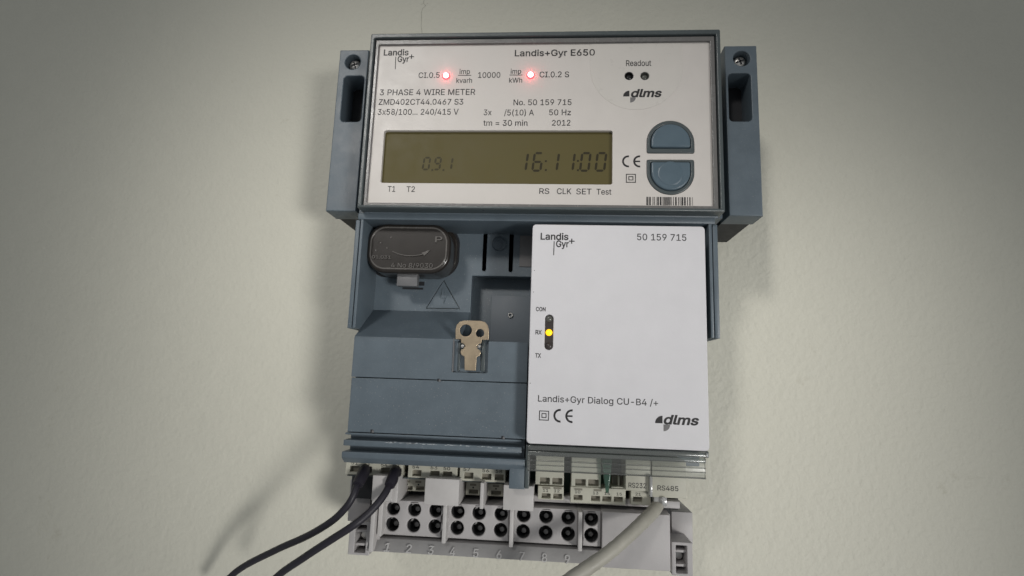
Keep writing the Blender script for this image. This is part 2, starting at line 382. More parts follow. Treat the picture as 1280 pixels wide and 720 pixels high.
# letterforms of a plain grotesque: advance width and outline loops, capital height 509
GLYPHS = {
    '(': (273, '89,207 90,235 92,264 96,293 101,324 107,354 114,384 122,413 132,441 142,468 153,494 164,517 177,539 236,539 223,512 212,485 201,457 191,428 182,399 174,370 167,342 161,313 157,285 154,258 152,232 151,207 152,184 154,161 156,138 160,115 165,91 172,67 179,42 188,16 198,-10 209,-38 222,-66 236,-96 177,-96 156,-59 139,-21 124,16 111,55 102,93 95,131 90,169'),
    ')': (273, '37,-96 52,-66 64,-37 76,-9 86,18 95,44 102,69 108,93 113,116 117,139 120,162 121,184 122,207 121,232 119,258 116,285 112,313 106,342 99,370 91,399 82,428 73,457 62,485 50,512 37,539 97,539 109,517 121,494 131,468 142,441 151,413 159,384 167,354 173,323 178,293 181,264 183,235 184,207 183,168 178,130 171,92 161,53 149,15 134,-22 117,-59 97,-96'),
    '+': (453, '198,34 198,364 255,364 255,34|61,172 61,226 391,226 391,172'),
    '-': (453, '337,244 337,188 114,188 114,244'),
    '.': (187, '95,-4 86,-4 78,-1 70,3 63,9 57,16 53,24 50,32 50,41 50,50 53,59 57,66 63,73 70,79 78,83 86,86 95,87 104,86 113,83 121,79 128,73 134,66 138,59 140,50 141,41 140,32 138,24 134,16 128,9 121,3 113,-1 104,-4'),
    '/': (249, '235,533 71,-76 14,-76 178,533'),
    '0': (453, '227,-7 199,-5 174,1 151,11 130,24 111,41 95,62 80,86 69,113 60,144 53,178 49,214 48,254 49,294 53,330 60,364 69,395 81,422 95,447 112,467 130,484 151,498 174,508 200,514 227,516 254,514 279,508 302,498 323,484 342,467 358,447 372,422 384,395 393,364 400,330 404,294 405,254 404,214 400,178 393,144 384,113 373,86 359,62 342,41 323,24 302,11 279,1 254,-5|227,50 245,51 261,56 276,63 290,74 303,87 313,103 323,122 330,144 336,168 340,194 343,223 344,254 343,285 340,314 336,341 330,365 323,387 313,405 303,422 290,435 276,446 261,453 245,458 227,460 209,458 192,453 177,446 163,435 151,422 140,405 131,387 123,365 117,341 113,314 110,285 109,254 110,223 113,194 117,168 123,144 131,122 140,103 151,87 163,74 177,63 192,56 209,51'),
    '1': (453, '76,0 76,55 391,55 391,0|276,509 276,0 212,0 212,448 209,448 86,358 86,427 198,509'),
    '2': (453, '64,0 64,47 234,229 282,282 291,294 299,305 305,316 311,327 315,337 318,348 320,360 320,371 319,385 317,397 313,408 308,419 301,428 293,436 283,443 273,449 262,454 250,457 237,459 224,460 209,459 196,457 184,453 172,447 162,441 153,433 145,424 139,413 134,402 130,390 128,376 127,362 66,362 67,384 71,405 77,424 86,442 98,459 111,473 126,486 143,496 162,505 182,511 203,514 225,516 247,514 268,511 288,505 306,497 323,486 337,474 350,461 361,445 370,428 376,411 380,392 381,372 380,358 378,345 375,331 371,318 365,304 357,290 347,275 336,259 322,241 306,223 288,202 267,180 153,60 153,57 389,57 389,0'),
    '3': (453, '218,-7 195,-6 173,-3 152,2 133,10 114,19 98,30 83,43 70,57 60,74 52,91 46,111 44,132 109,132 111,119 115,107 120,97 126,87 134,78 144,71 154,64 165,59 178,55 191,52 204,50 219,50 234,51 248,53 262,56 275,61 287,67 297,74 307,83 315,93 321,104 325,116 328,130 329,145 328,158 326,172 322,184 316,196 308,207 299,217 288,226 275,234 260,240 242,244 223,247 201,248 157,248 157,299 288,448 288,452 70,452 70,509 372,509 372,461 211,278 211,289 239,290 264,288 287,284 308,276 327,265 344,253 359,239 371,222 381,205 387,186 392,166 393,145 392,123 387,103 380,84 370,66 358,50 344,36 327,23 309,12 288,4 266,-2 243,-6'),
    '4': (453, '40,105 40,158 247,509 311,509 109,166 109,163 413,163 413,105|282,0 282,121 282,146 282,318 343,318 343,0'),
    '5': (453, '221,-7 199,-6 178,-2 159,3 140,11 123,21 108,32 94,45 83,60 73,76 66,93 62,111 60,130 122,130 124,119 127,108 132,98 138,89 145,80 154,73 163,66 173,60 184,56 196,52 208,50 221,50 236,51 250,53 264,58 276,64 288,72 298,82 307,92 314,104 320,117 324,131 327,146 328,162 327,178 324,193 320,208 314,221 306,233 297,244 286,254 275,262 262,269 248,273 233,276 218,277 205,276 192,275 180,272 167,268 156,264 145,258 136,252 128,246 67,253 96,509 366,509 366,452 151,452 134,301 136,301 145,308 155,315 166,320 178,325 190,329 203,331 216,333 229,334 247,333 263,330 279,326 294,321 308,314 321,306 334,296 345,285 355,273 364,260 372,246 379,231 384,215 388,199 390,181 391,163 390,139 385,117 379,95 369,76 357,57 343,41 327,27 309,15 289,6 268,-1 245,-5'),
    '6': (453, '226,-7 203,-5 182,-1 161,5 142,15 125,26 109,40 96,56 84,74 75,94 69,115 65,138 64,162 65,180 68,199 73,219 80,239 89,261 102,285 118,311 137,340 252,509 322,509 151,261 145,261 149,268 154,275 159,281 165,288 172,293 179,299 187,303 196,307 205,310 214,312 224,314 235,314 257,313 278,309 298,303 316,295 332,284 346,271 359,257 370,240 378,221 384,201 388,180 389,157 388,134 384,112 377,92 368,73 356,55 343,39 327,26 310,14 291,5 271,-2 249,-6|226,48 241,49 254,52 267,56 279,63 289,70 299,79 307,90 314,101 320,114 324,128 327,142 327,157 327,173 324,187 320,201 314,213 307,225 299,235 289,244 279,251 267,258 254,262 241,264 226,265 212,264 198,262 186,258 174,252 163,244 153,235 145,225 138,214 132,201 128,188 126,174 125,158 126,143 128,128 132,114 138,102 145,90 153,79 163,70 174,63 186,56 198,52 212,49'),
    '7': (453, '97,0 323,448 323,452 62,452 62,509 391,509 391,449 165,0'),
    '8': (453, '226,-7 201,-6 178,-2 156,3 136,11 117,21 101,33 86,47 74,62 64,78 57,96 53,115 52,135 53,151 55,166 59,181 65,195 72,208 81,220 90,231 101,241 113,249 125,256 139,261 153,265 153,267 135,273 119,282 105,293 93,308 83,324 76,342 72,360 70,380 72,399 75,417 82,434 90,450 101,464 114,477 129,488 146,498 164,506 184,511 204,514 226,516 248,514 269,511 288,506 306,498 323,488 337,477 350,464 361,450 370,434 377,417 380,399 382,380 380,361 376,342 369,324 359,308 347,293 333,282 318,273 300,267 300,265 314,261 327,256 339,249 351,241 362,231 372,220 380,208 387,195 393,181 397,166 400,151 401,135 399,115 395,96 388,78 378,62 366,47 352,33 335,21 317,11 296,3 275,-2 251,-6|226,49 243,50 258,52 272,55 285,60 296,66 307,74 315,82 323,91 329,102 333,113 336,126 337,139 336,152 333,165 329,177 322,189 314,199 305,208 295,216 283,223 270,228 256,232 242,234 226,235 211,234 196,232 182,228 169,223 157,216 147,208 138,199 130,189 123,177 119,165 116,152 115,139 116,126 119,113 123,102 129,91 136,82 145,74 156,66 167,60 180,55 195,52 210,50|226,290 239,290 252,292 263,296 274,300 284,306 293,313 300,321 307,330 312,341 316,351 318,363 319,376 318,388 316,399 313,410 308,420 301,429 294,437 285,444 275,449 264,454 252,457 240,459 226,460 213,459 200,457 188,454 177,449 167,444 159,437 151,429 145,420 139,410 136,399 134,388 133,376 134,363 136,351 139,341 145,330 151,321 159,313 168,306 178,300 189,296 201,292 213,290'),
    '9': (453, '226,516 249,514 271,510 291,503 310,494 328,482 343,468 356,452 368,434 377,414 384,393 388,371 389,347 388,328 385,309 380,290 373,270 363,248 350,224 334,197 315,168 200,0 130,0 301,248 307,248 303,240 299,234 294,227 287,221 281,215 273,210 265,206 257,202 248,199 238,196 228,195 218,195 195,196 175,199 155,206 137,214 121,225 106,237 94,252 83,269 74,287 68,307 65,329 64,352 65,375 69,397 75,417 85,436 96,454 110,469 125,483 143,494 162,504 182,510 203,514|226,460 212,459 199,457 186,452 174,446 163,438 154,429 145,419 138,407 133,395 129,381 126,367 125,352 126,336 129,322 133,308 138,295 145,284 154,274 163,265 174,257 186,251 199,247 212,244 226,243 240,244 254,247 267,251 279,257 289,265 299,273 307,284 314,295 320,308 324,321 327,335 327,350 327,366 324,381 320,394 314,407 307,419 299,429 290,438 279,446 267,452 254,457 241,459'),
    '=': (453, '72,245 72,301 381,301 381,245|72,97 72,153 381,153 381,97'),
    'A': (479, '16,0 201,509 276,509 463,0 395,0 287,302 264,372 232,478 245,478 213,371 191,302 85,0|110,142 110,199 370,199 370,142'),
    'B': (456, '60,0 60,509 241,509 266,508 289,504 310,499 329,491 345,481 359,469 371,456 381,442 388,426 394,410 397,392 398,374 397,358 395,344 392,331 387,320 380,310 373,301 365,293 356,286 347,280 336,275 326,270 315,267 315,262 327,261 339,257 351,252 363,245 374,237 385,227 394,216 402,203 409,189 414,173 417,155 418,136 417,117 413,100 408,83 400,67 390,52 377,39 362,28 344,18 324,10 301,4 275,1 247,0|125,57 245,57 272,58 296,63 315,70 330,80 341,92 349,105 354,120 355,137 355,149 352,161 348,173 342,184 335,194 327,203 317,211 306,218 293,224 279,228 264,230 248,231 125,231|125,285 238,285 252,286 265,288 277,291 288,296 299,302 308,309 316,317 323,326 329,337 333,348 335,359 336,372 334,388 330,403 323,417 313,429 299,439 283,446 263,450 240,452 125,452'),
    'C': (510, '267,-7 235,-5 205,1 177,11 150,25 126,42 104,63 86,88 70,115 57,146 48,179 42,215 40,254 42,293 48,329 57,362 70,393 86,421 104,445 126,466 150,484 177,498 205,508 235,514 267,516 286,515 305,513 323,509 340,504 357,498 373,490 388,481 402,471 415,460 427,447 438,433 448,418 456,402 463,385 469,367 473,348 408,348 405,361 401,373 395,384 389,395 382,404 375,413 366,421 357,428 348,435 337,440 327,445 315,449 304,452 292,454 280,455 267,456 245,454 223,450 203,443 184,432 166,419 150,403 137,385 125,364 116,340 109,314 105,285 103,254 105,223 109,194 116,168 125,145 137,123 151,105 166,89 184,76 203,66 223,59 245,54 267,53 280,53 292,55 304,57 315,60 327,64 337,69 348,74 357,81 366,88 375,96 382,105 389,114 395,125 401,136 405,148 408,160 473,160 469,142 463,124 457,107 448,91 438,76 428,62 416,49 402,38 388,28 373,19 357,11 341,5 323,0 305,-4 286,-6'),
    'D': (502, '219,0 96,0 96,57 215,57 244,58 272,63 296,70 318,81 337,94 354,110 368,128 379,149 388,172 394,198 398,226 399,255 398,285 394,312 388,337 379,361 368,381 354,399 338,415 320,428 299,438 275,446 249,450 221,452 93,452 93,509 225,509 261,507 294,501 325,492 353,478 377,461 399,441 418,418 433,391 446,361 455,329 460,293 462,255 460,217 455,181 446,149 433,119 417,92 398,68 376,48 351,31 322,17 291,8 256,2|125,509 125,0 60,0 60,509'),
    'E': (418, '60,0 60,509 372,509 372,452 125,452 125,286 355,286 355,229 125,229 125,57 375,57 375,0'),
    'G': (520, '269,-7 236,-5 205,1 176,11 149,25 125,43 104,64 85,88 69,116 57,146 47,179 42,215 40,254 42,293 47,329 57,362 69,393 85,421 103,445 125,466 149,484 175,498 203,508 233,514 265,516 285,515 304,513 322,509 340,504 358,497 374,489 389,480 403,469 416,458 429,445 439,431 449,416 458,401 465,384 470,367 474,349 408,349 404,361 399,372 393,383 387,393 380,403 373,411 365,420 356,427 347,434 337,439 326,444 315,448 304,452 291,454 279,455 265,456 243,454 222,450 202,443 183,432 166,419 150,404 137,385 125,364 116,340 109,314 105,285 103,254 105,223 109,194 116,168 125,145 137,124 151,105 166,90 184,76 203,66 224,59 246,54 269,53 290,54 309,57 328,63 345,71 360,81 374,93 386,107 396,123 404,141 410,160 414,180 415,202 434,199 283,199 283,256 478,256 478,200 476,170 471,141 463,115 451,91 436,69 419,50 399,33 377,19 352,8 326,0 298,-5'),
    'H': (517, '60,0 60,509 125,509 125,289 392,289 392,509 457,509 457,0 392,0 392,232 125,232 125,0'),
    'I': (300, '31,0 31,57 118,57 118,452 31,452 31,509 269,509 269,452 183,452 183,57 269,57 269,0'),
    'K': (466, '104,145 104,216 139,261 174,303 212,344 364,509 448,509 231,276 228,276|60,0 60,509 125,509 125,334 124,225 125,193 125,0|372,0 188,259 228,309 449,0'),
    'L': (393, '60,0 60,509 125,509 125,57 361,57 361,0'),
    'M': (628, '60,0 60,509 152,509 277,187 287,159 299,123 311,84 322,49 307,49 318,83 330,121 342,158 352,187 476,509 568,509 568,0 504,0 504,291 504,327 505,369 506,413 507,457 513,457 498,409 482,363 467,322 456,291 342,0 286,0 170,291 159,321 145,361 129,408 112,457 119,457 120,416 121,372 122,328 122,291 122,0'),
    'N': (523, '60,0 60,509 136,509 343,183 363,151 388,107 414,55 405,54 401,108 399,157 399,195 399,509 463,509 463,0 387,0 202,290 177,331 148,381 108,452 119,454 122,384 124,328 125,291 125,0'),
    'O': (533, '267,-7 235,-5 205,1 177,11 150,25 126,42 105,63 86,88 70,115 57,146 48,179 42,215 40,254 42,293 48,329 57,362 70,393 86,421 105,445 126,466 150,484 177,498 205,508 235,514 267,516 299,514 329,508 357,498 384,484 408,466 429,445 448,421 464,393 477,362 486,329 491,293 493,254 491,215 486,179 477,146 464,115 448,88 429,63 408,42 384,25 357,11 329,1 299,-5|267,53 289,54 310,59 330,66 349,76 367,89 383,105 396,123 408,144 418,168 425,194 429,223 430,254 429,286 425,314 418,341 408,365 396,386 383,404 367,420 349,433 330,443 310,450 289,454 267,456 245,454 223,450 203,443 184,433 167,420 151,404 137,385 125,364 116,340 109,314 105,285 103,254 105,223 109,194 116,168 125,144 137,123 151,105 167,89 184,76 203,66 223,59 245,54'),
    'P': (444, '60,0 60,509 235,509 263,507 289,503 312,497 332,487 350,476 366,462 379,447 390,430 398,411 404,391 407,370 409,348 407,325 404,304 398,284 390,265 379,248 366,233 350,219 332,207 312,198 289,191 263,187 235,186 109,186 109,242 233,242 252,243 269,246 284,250 297,256 308,264 318,272 327,282 333,294 338,306 342,319 344,333 344,348 344,362 342,376 338,389 333,402 326,413 318,423 308,431 297,439 284,444 268,449 251,451 232,452 125,452 125,0'),
    'R': (449, '60,0 60,509 236,509 264,507 290,504 313,497 333,489 351,478 367,465 380,450 390,433 399,415 405,395 408,374 409,352 408,330 405,309 399,290 390,271 380,255 367,240 351,228 333,217 312,209 289,203 264,199 236,198 96,198 96,255 234,255 252,256 269,258 284,262 298,267 309,273 319,281 327,290 334,300 339,312 342,324 344,338 345,352 344,367 342,380 339,393 334,405 327,415 319,425 309,433 298,440 284,445 269,449 252,451 233,452 125,452 125,0|353,0 230,229 303,229 428,0'),
    'S': (446, '224,-9 197,-8 172,-4 149,1 128,9 108,19 91,31 76,45 64,60 54,77 46,96 41,115 38,137 104,137 107,123 110,110 116,98 123,88 132,79 142,71 154,64 166,59 180,55 194,52 209,50 224,49 241,50 257,52 272,55 286,60 299,66 311,74 321,82 329,92 336,102 341,114 345,126 346,139 345,151 342,161 338,171 332,179 325,186 316,193 307,199 296,205 284,209 272,214 259,218 245,222 184,239 154,249 128,260 105,274 86,289 71,307 60,326 54,348 52,372 53,393 58,413 65,431 75,448 87,463 102,476 119,488 138,498 158,506 180,511 203,514 227,516 252,514 275,511 296,505 316,498 334,488 351,476 365,463 377,449 387,433 394,415 399,397 401,378 337,378 334,396 326,412 316,426 302,437 286,447 267,453 247,457 225,459 209,458 194,456 180,452 167,448 156,442 145,435 136,427 129,418 123,409 118,398 116,387 115,376 116,363 119,352 124,342 131,334 139,326 148,319 158,313 169,308 180,304 191,300 202,296 212,293 264,279 312,264 324,258 336,252 347,245 359,238 369,229 379,220 387,209 395,198 401,185 405,171 407,155 408,139 407,118 403,99 396,81 386,64 374,48 360,34 343,21 323,11 302,2 278,-4 252,-8'),
    'T': (448, '32,452 32,509 417,509 417,452 257,452 257,0 193,0 193,452'),
    'U': (517, '259,-8 230,-7 203,-2 177,5 154,15 133,28 114,43 98,60 85,80 74,101 66,124 62,148 60,173 60,509 124,509 124,178 125,160 128,144 133,128 141,113 150,99 160,87 173,77 187,68 203,61 220,56 239,53 259,52 279,53 298,56 315,61 331,68 345,77 357,87 368,99 377,113 384,128 389,144 392,160 393,178 393,509 457,509 457,173 456,148 451,124 443,101 433,80 419,60 403,43 384,28 363,15 340,5 315,-2 288,-7'),
    'V': (479, '204,0 16,509 84,509 192,206 215,137 248,31 235,31 267,138 290,206 395,509 463,509 278,0'),
    'W': (686, '155,0 16,509 82,509 163,196 175,145 187,94 197,40 189,40 200,94 211,145 224,196 306,509 380,509 462,196 474,145 486,94 497,40 488,40 499,94 510,145 523,196 603,509 670,509 530,0 455,0 368,323 351,391 336,475 350,475 335,395 318,323 230,0'),
    'X': (474, '18,0 217,284 217,236 29,509 104,509 178,400 204,361 223,329 243,292 232,292 252,329 272,361 298,400 374,509 446,509 259,239 259,287 456,0 382,0 292,129 268,165 250,195 230,231 244,231 225,196 206,166 182,129 91,0'),
    'Z': (438, '42,0 42,46 273,385 306,431 341,476 348,454 285,452 223,452 40,452 40,509 397,509 397,462 169,129 134,81 97,33 90,54 152,57 214,57 399,57 399,0'),
    'a': (389, '160,-9 142,-8 126,-5 110,-1 94,5 80,12 68,22 57,32 48,45 40,58 35,73 31,90 30,108 31,123 34,138 38,150 43,161 50,171 58,179 67,187 78,193 89,199 100,203 112,207 125,211 178,220 234,227 244,228 252,230 259,232 265,235 270,238 273,243 275,248 276,255 276,257 275,268 273,279 271,288 267,297 262,304 256,311 248,317 240,322 230,326 220,329 208,330 196,331 183,330 171,329 159,326 149,322 140,318 132,313 124,307 118,301 112,294 107,288 103,281 100,274 41,291 48,308 57,322 67,335 79,346 91,355 104,364 118,370 133,375 148,379 163,382 179,384 194,384 204,384 215,383 227,382 239,379 251,376 263,372 275,367 286,360 296,353 306,343 315,333 322,320 329,306 333,290 336,272 337,251 337,0 277,0 277,52 272,52 269,45 264,38 258,32 252,25 244,18 236,12 226,6 215,1 203,-3 190,-6 176,-8|170,45 187,46 202,49 216,53 228,59 239,66 248,74 257,83 263,93 269,104 272,115 275,126 276,138 276,190 273,188 270,186 265,184 259,182 231,176 200,171 175,168 165,166 154,164 144,162 134,159 125,155 117,150 110,145 103,139 98,132 95,124 93,115 92,105 92,95 94,87 98,79 102,72 107,66 114,61 121,56 130,52 139,49 149,47 159,46'),
    'd': (424, '195,-8 172,-7 151,-2 130,5 111,16 94,29 79,45 66,64 55,84 46,108 39,133 35,160 34,189 35,218 39,245 46,270 55,293 66,313 79,332 95,347 112,361 131,371 151,378 173,383 196,384 213,384 228,381 241,378 253,373 263,367 272,360 280,353 287,346 306,319 311,319 311,509 372,509 372,0 313,0 313,59 307,59 287,31 280,24 272,17 263,10 252,4 241,-1 227,-5 212,-7|205,47 221,48 236,51 250,57 263,65 274,75 284,86 293,100 299,115 305,132 309,150 311,169 312,189 311,210 309,229 305,247 300,263 293,278 284,291 275,302 263,312 251,320 237,325 221,329 205,330 187,329 172,325 157,319 145,311 133,301 124,290 115,276 108,261 103,245 99,227 97,209 96,189 97,170 99,151 103,133 109,117 115,101 124,88 134,76 145,66 158,57 172,51 188,48'),
    'e': (404, '212,-8 185,-7 161,-2 138,6 117,16 98,30 82,46 68,64 56,85 46,108 40,132 35,159 34,187 35,215 39,242 46,267 55,290 67,311 81,329 97,346 115,359 135,370 157,378 180,383 205,384 221,384 236,382 251,379 266,374 280,368 294,361 307,351 319,341 331,329 341,315 350,299 357,282 363,263 368,242 370,219 371,194 371,169 75,169 75,221 338,221 310,202 309,220 307,237 303,254 298,269 291,282 283,294 273,305 263,314 250,321 237,326 222,329 205,330 189,329 173,326 159,321 146,313 135,304 125,294 116,282 109,270 103,256 99,241 97,226 96,211 96,178 97,157 100,139 104,122 110,106 118,92 128,80 139,70 151,61 165,55 179,50 195,47 212,46 224,47 234,48 244,50 254,53 263,56 271,61 278,66 285,73 292,80 297,88 302,96 306,105 365,91 360,77 353,63 345,51 335,39 324,29 311,19 298,11 283,4 266,-1 249,-5 231,-7'),
    'g': (425, '207,-151 187,-150 168,-148 150,-144 134,-140 119,-134 105,-127 93,-119 82,-110 73,-101 64,-91 57,-80 51,-69 101,-41 122,-66 128,-72 136,-78 145,-83 154,-88 165,-92 178,-95 192,-97 207,-97 229,-96 249,-92 267,-85 282,-75 295,-62 304,-47 310,-28 311,-6 311,68 306,68 287,41 280,34 272,28 263,21 252,16 241,11 227,8 212,5 195,5 173,6 152,10 132,17 113,27 95,39 80,53 67,71 55,90 46,112 39,136 35,163 34,191 35,220 39,246 46,271 55,293 66,314 80,332 95,347 112,361 131,371 152,378 173,383 196,384 213,384 228,382 242,378 253,373 264,367 273,360 281,353 288,346 308,319 313,319 313,379 372,379 372,-9 371,-32 367,-54 360,-73 350,-90 338,-104 324,-117 308,-127 291,-136 271,-142 251,-147 229,-150|205,59 222,60 237,63 251,68 264,75 275,84 285,95 293,107 300,121 305,137 309,154 312,172 312,193 312,212 309,231 305,248 300,264 293,278 285,291 275,303 264,312 251,320 237,325 222,329 205,330 188,329 172,325 158,320 145,312 134,302 124,290 115,277 109,262 103,246 99,229 97,212 96,193 97,173 99,155 103,138 109,123 116,108 124,96 134,85 145,76 158,68 172,63 188,60'),
    'h': (410, '114,227 114,0 53,0 53,509 114,509 114,287 102,287 112,312 124,332 137,349 152,362 169,372 187,379 207,383 227,384 246,383 264,380 280,376 295,369 309,360 321,349 332,336 341,321 348,304 353,285 356,264 357,240 357,0 296,0 296,235 295,256 290,275 283,291 273,304 260,315 246,323 229,328 210,329 197,328 184,326 172,322 161,317 150,311 141,303 133,293 126,283 121,271 117,257 114,243'),
    'i': (166, '53,0 53,379 114,379 114,0|84,443 75,444 67,446 60,449 54,455 48,461 44,468 42,475 41,483 42,491 44,499 48,506 54,512 60,517 67,521 75,523 84,524 92,523 100,521 107,517 114,512 119,506 123,499 126,491 126,483 126,475 123,468 119,461 114,455 107,449 100,446 92,444'),
    'k': (380, '110,137 110,212 121,212 284,379 360,379 184,199 177,199|53,0 53,509 114,509 114,0|294,0 148,186 191,229 372,0'),
    'l': (189, '139,-2 119,-1 101,3 86,10 74,20 65,33 58,47 54,65 53,84 53,509 114,509 114,99 114,87 115,77 117,68 120,62 124,58 130,54 137,53 146,52 160,53 170,54 181,3 162,-1'),
    'm': (609, '53,0 53,379 112,379 112,295 108,295 112,310 118,323 125,335 132,346 141,355 151,363 161,370 172,376 183,380 195,384 207,386 219,386 239,385 257,380 273,372 287,361 299,347 309,331 316,314 321,295 312,295 317,308 322,321 329,332 337,343 347,353 357,361 368,369 381,375 394,380 407,383 422,385 437,386 453,385 468,383 483,378 497,372 510,364 522,354 532,342 541,328 548,313 553,296 556,276 557,255 557,0 496,0 496,254 494,273 490,289 483,302 473,313 460,321 447,326 433,329 419,330 406,330 395,328 384,324 374,320 365,314 358,307 351,299 345,290 341,280 338,270 336,259 335,247 335,0 274,0 274,260 273,275 269,288 262,301 253,311 242,320 229,326 215,329 199,330 188,330 178,328 168,325 158,320 148,314 140,307 132,299 126,289 121,278 117,266 114,253 114,238 114,0'),
    'n': (409, '114,227 114,0 53,0 53,379 112,379 112,287 102,287 112,312 124,332 137,349 152,362 169,372 187,379 207,383 227,384 246,383 264,380 280,376 295,369 309,360 321,349 332,336 341,321 348,304 353,285 356,264 357,240 357,0 296,0 296,235 295,256 290,275 283,291 273,304 260,315 246,323 229,328 210,329 197,328 184,326 172,322 161,317 150,311 141,303 133,293 126,283 121,271 117,257 114,243'),
    'o': (415, '207,-8 182,-7 159,-2 137,6 117,16 98,30 82,46 68,64 56,85 46,108 40,133 36,159 34,187 36,216 40,243 46,268 56,291 68,312 82,330 98,346 117,360 137,371 159,378 182,383 207,384 233,383 256,378 278,371 299,360 317,346 333,330 347,312 359,291 369,268 376,243 380,216 381,187 380,159 376,133 369,108 359,85 347,64 333,46 317,30 299,16 278,6 256,-2 233,-7|207,46 226,48 242,51 257,57 270,66 282,76 292,89 300,102 307,117 312,134 316,151 318,169 319,187 318,206 316,224 312,242 307,258 300,274 292,287 282,300 270,310 257,319 242,325 226,329 207,330 189,329 173,325 158,319 145,310 134,300 124,287 115,274 108,258 103,242 99,224 97,206 96,187 97,169 99,151 103,134 108,117 115,102 124,89 134,76 145,66 158,57 173,51 189,48'),
    'p': (424, '53,-143 53,379 112,379 112,319 118,319 137,346 144,353 152,360 161,367 171,373 183,378 197,381 212,384 229,384 252,383 274,378 294,371 313,361 330,347 345,332 359,313 370,293 379,270 385,245 389,218 390,189 389,160 385,133 379,108 370,84 359,64 346,45 330,29 313,16 294,5 274,-2 252,-7 229,-8 213,-7 198,-5 184,-1 173,4 162,10 153,17 145,24 138,31 118,59 114,59 114,-143|220,47 237,48 253,51 267,57 279,66 291,76 301,88 309,101 316,117 321,133 325,151 327,170 328,189 327,209 325,227 321,245 316,261 309,276 301,290 291,301 280,311 267,319 253,325 237,329 220,330 203,329 188,325 174,320 161,312 150,302 140,291 132,278 125,263 120,247 116,229 113,210 113,189 113,169 116,150 120,132 125,115 132,100 140,86 150,75 162,65 174,57 188,51 204,48'),
    'r': (259, '53,0 53,379 112,379 112,321 115,321 122,335 130,347 140,358 152,367 166,375 181,380 196,384 213,385 229,384 243,384 243,322 230,324 207,326 194,325 182,323 170,319 159,315 149,309 140,301 132,293 126,284 121,273 117,262 114,250 114,237 114,0'),
    's': (365, '182,-8 163,-7 145,-5 128,-2 112,3 98,10 84,18 72,27 62,38 53,50 45,63 40,78 36,94 94,107 99,92 105,79 114,69 124,60 136,54 150,49 165,46 181,45 200,46 217,50 232,55 244,62 255,71 262,81 267,91 268,103 267,112 265,121 260,129 254,136 246,142 237,147 225,151 212,155 149,170 125,177 104,186 87,196 72,208 61,222 53,237 48,255 47,274 48,290 51,305 57,319 65,332 75,343 87,354 100,363 115,370 131,377 149,381 167,384 187,384 206,384 223,381 239,378 254,372 267,366 279,358 290,349 299,339 307,328 314,316 319,303 324,290 268,277 264,288 258,298 251,307 243,316 232,323 219,328 205,331 187,333 171,332 156,329 143,324 131,317 121,308 114,299 110,289 109,277 110,267 112,258 117,250 124,243 133,237 144,232 157,227 172,223 229,209 254,202 275,194 292,183 306,171 317,158 325,142 330,125 331,107 330,90 326,75 321,61 312,47 302,35 290,24 276,15 260,6 242,0 223,-5 203,-7'),
    't': (227, '204,379 204,327 6,327 6,379|65,471 126,471 126,98 127,86 128,76 132,68 136,61 142,56 150,53 159,51 170,50 185,51 202,54 213,2 192,-3 168,-4 145,-3 125,2 107,10 92,21 80,35 72,52 67,71 65,93'),
    'u': (410, '182,-5 164,-4 146,-1 130,4 115,11 101,20 89,31 78,44 69,59 62,76 57,95 54,116 53,139 53,379 114,379 114,144 115,123 119,105 127,89 137,75 150,64 164,56 181,52 200,50 213,51 226,53 238,57 249,62 259,69 268,77 276,86 283,97 289,109 293,122 295,137 296,153 296,379 357,379 357,0 298,0 298,92 307,92 297,67 286,47 272,30 257,17 240,7 222,0 203,-4'),
    'v': (389, '163,0 17,379 84,379 165,155 171,138 177,121 182,104 187,87 206,21 184,21 203,87 207,104 213,121 218,138 224,155 305,379 371,379 226,0'),
    'x': (378, '21,0 171,218 171,171 29,379 100,379 147,306 179,253 207,206 175,206 202,253 209,266 216,279 224,292 233,306 282,379 352,379 209,169 209,214 358,0 287,0 231,85 200,136 173,182 205,182 178,136 172,124 165,112 157,99 148,85 91,0'),
    'y': (389, '47,-139 61,-86 71,-87 80,-89 88,-90 96,-90 104,-89 111,-87 118,-84 124,-80 130,-74 136,-67 141,-58 146,-48 151,-36 163,-1 17,379 84,379 165,155 171,138 177,121 182,104 187,87 206,21 184,21 202,87 224,155 305,379 371,379 204,-58 198,-72 191,-85 184,-97 177,-107 168,-116 159,-124 150,-130 139,-136 128,-140 117,-143 104,-145 91,-145 65,-143'),
    'z': (380, '42,0 42,46 254,320 254,323 48,323 48,379 333,379 333,331 126,60 126,56 339,56 339,0'),
}
CAPH = 509.0
GCACHE = {}
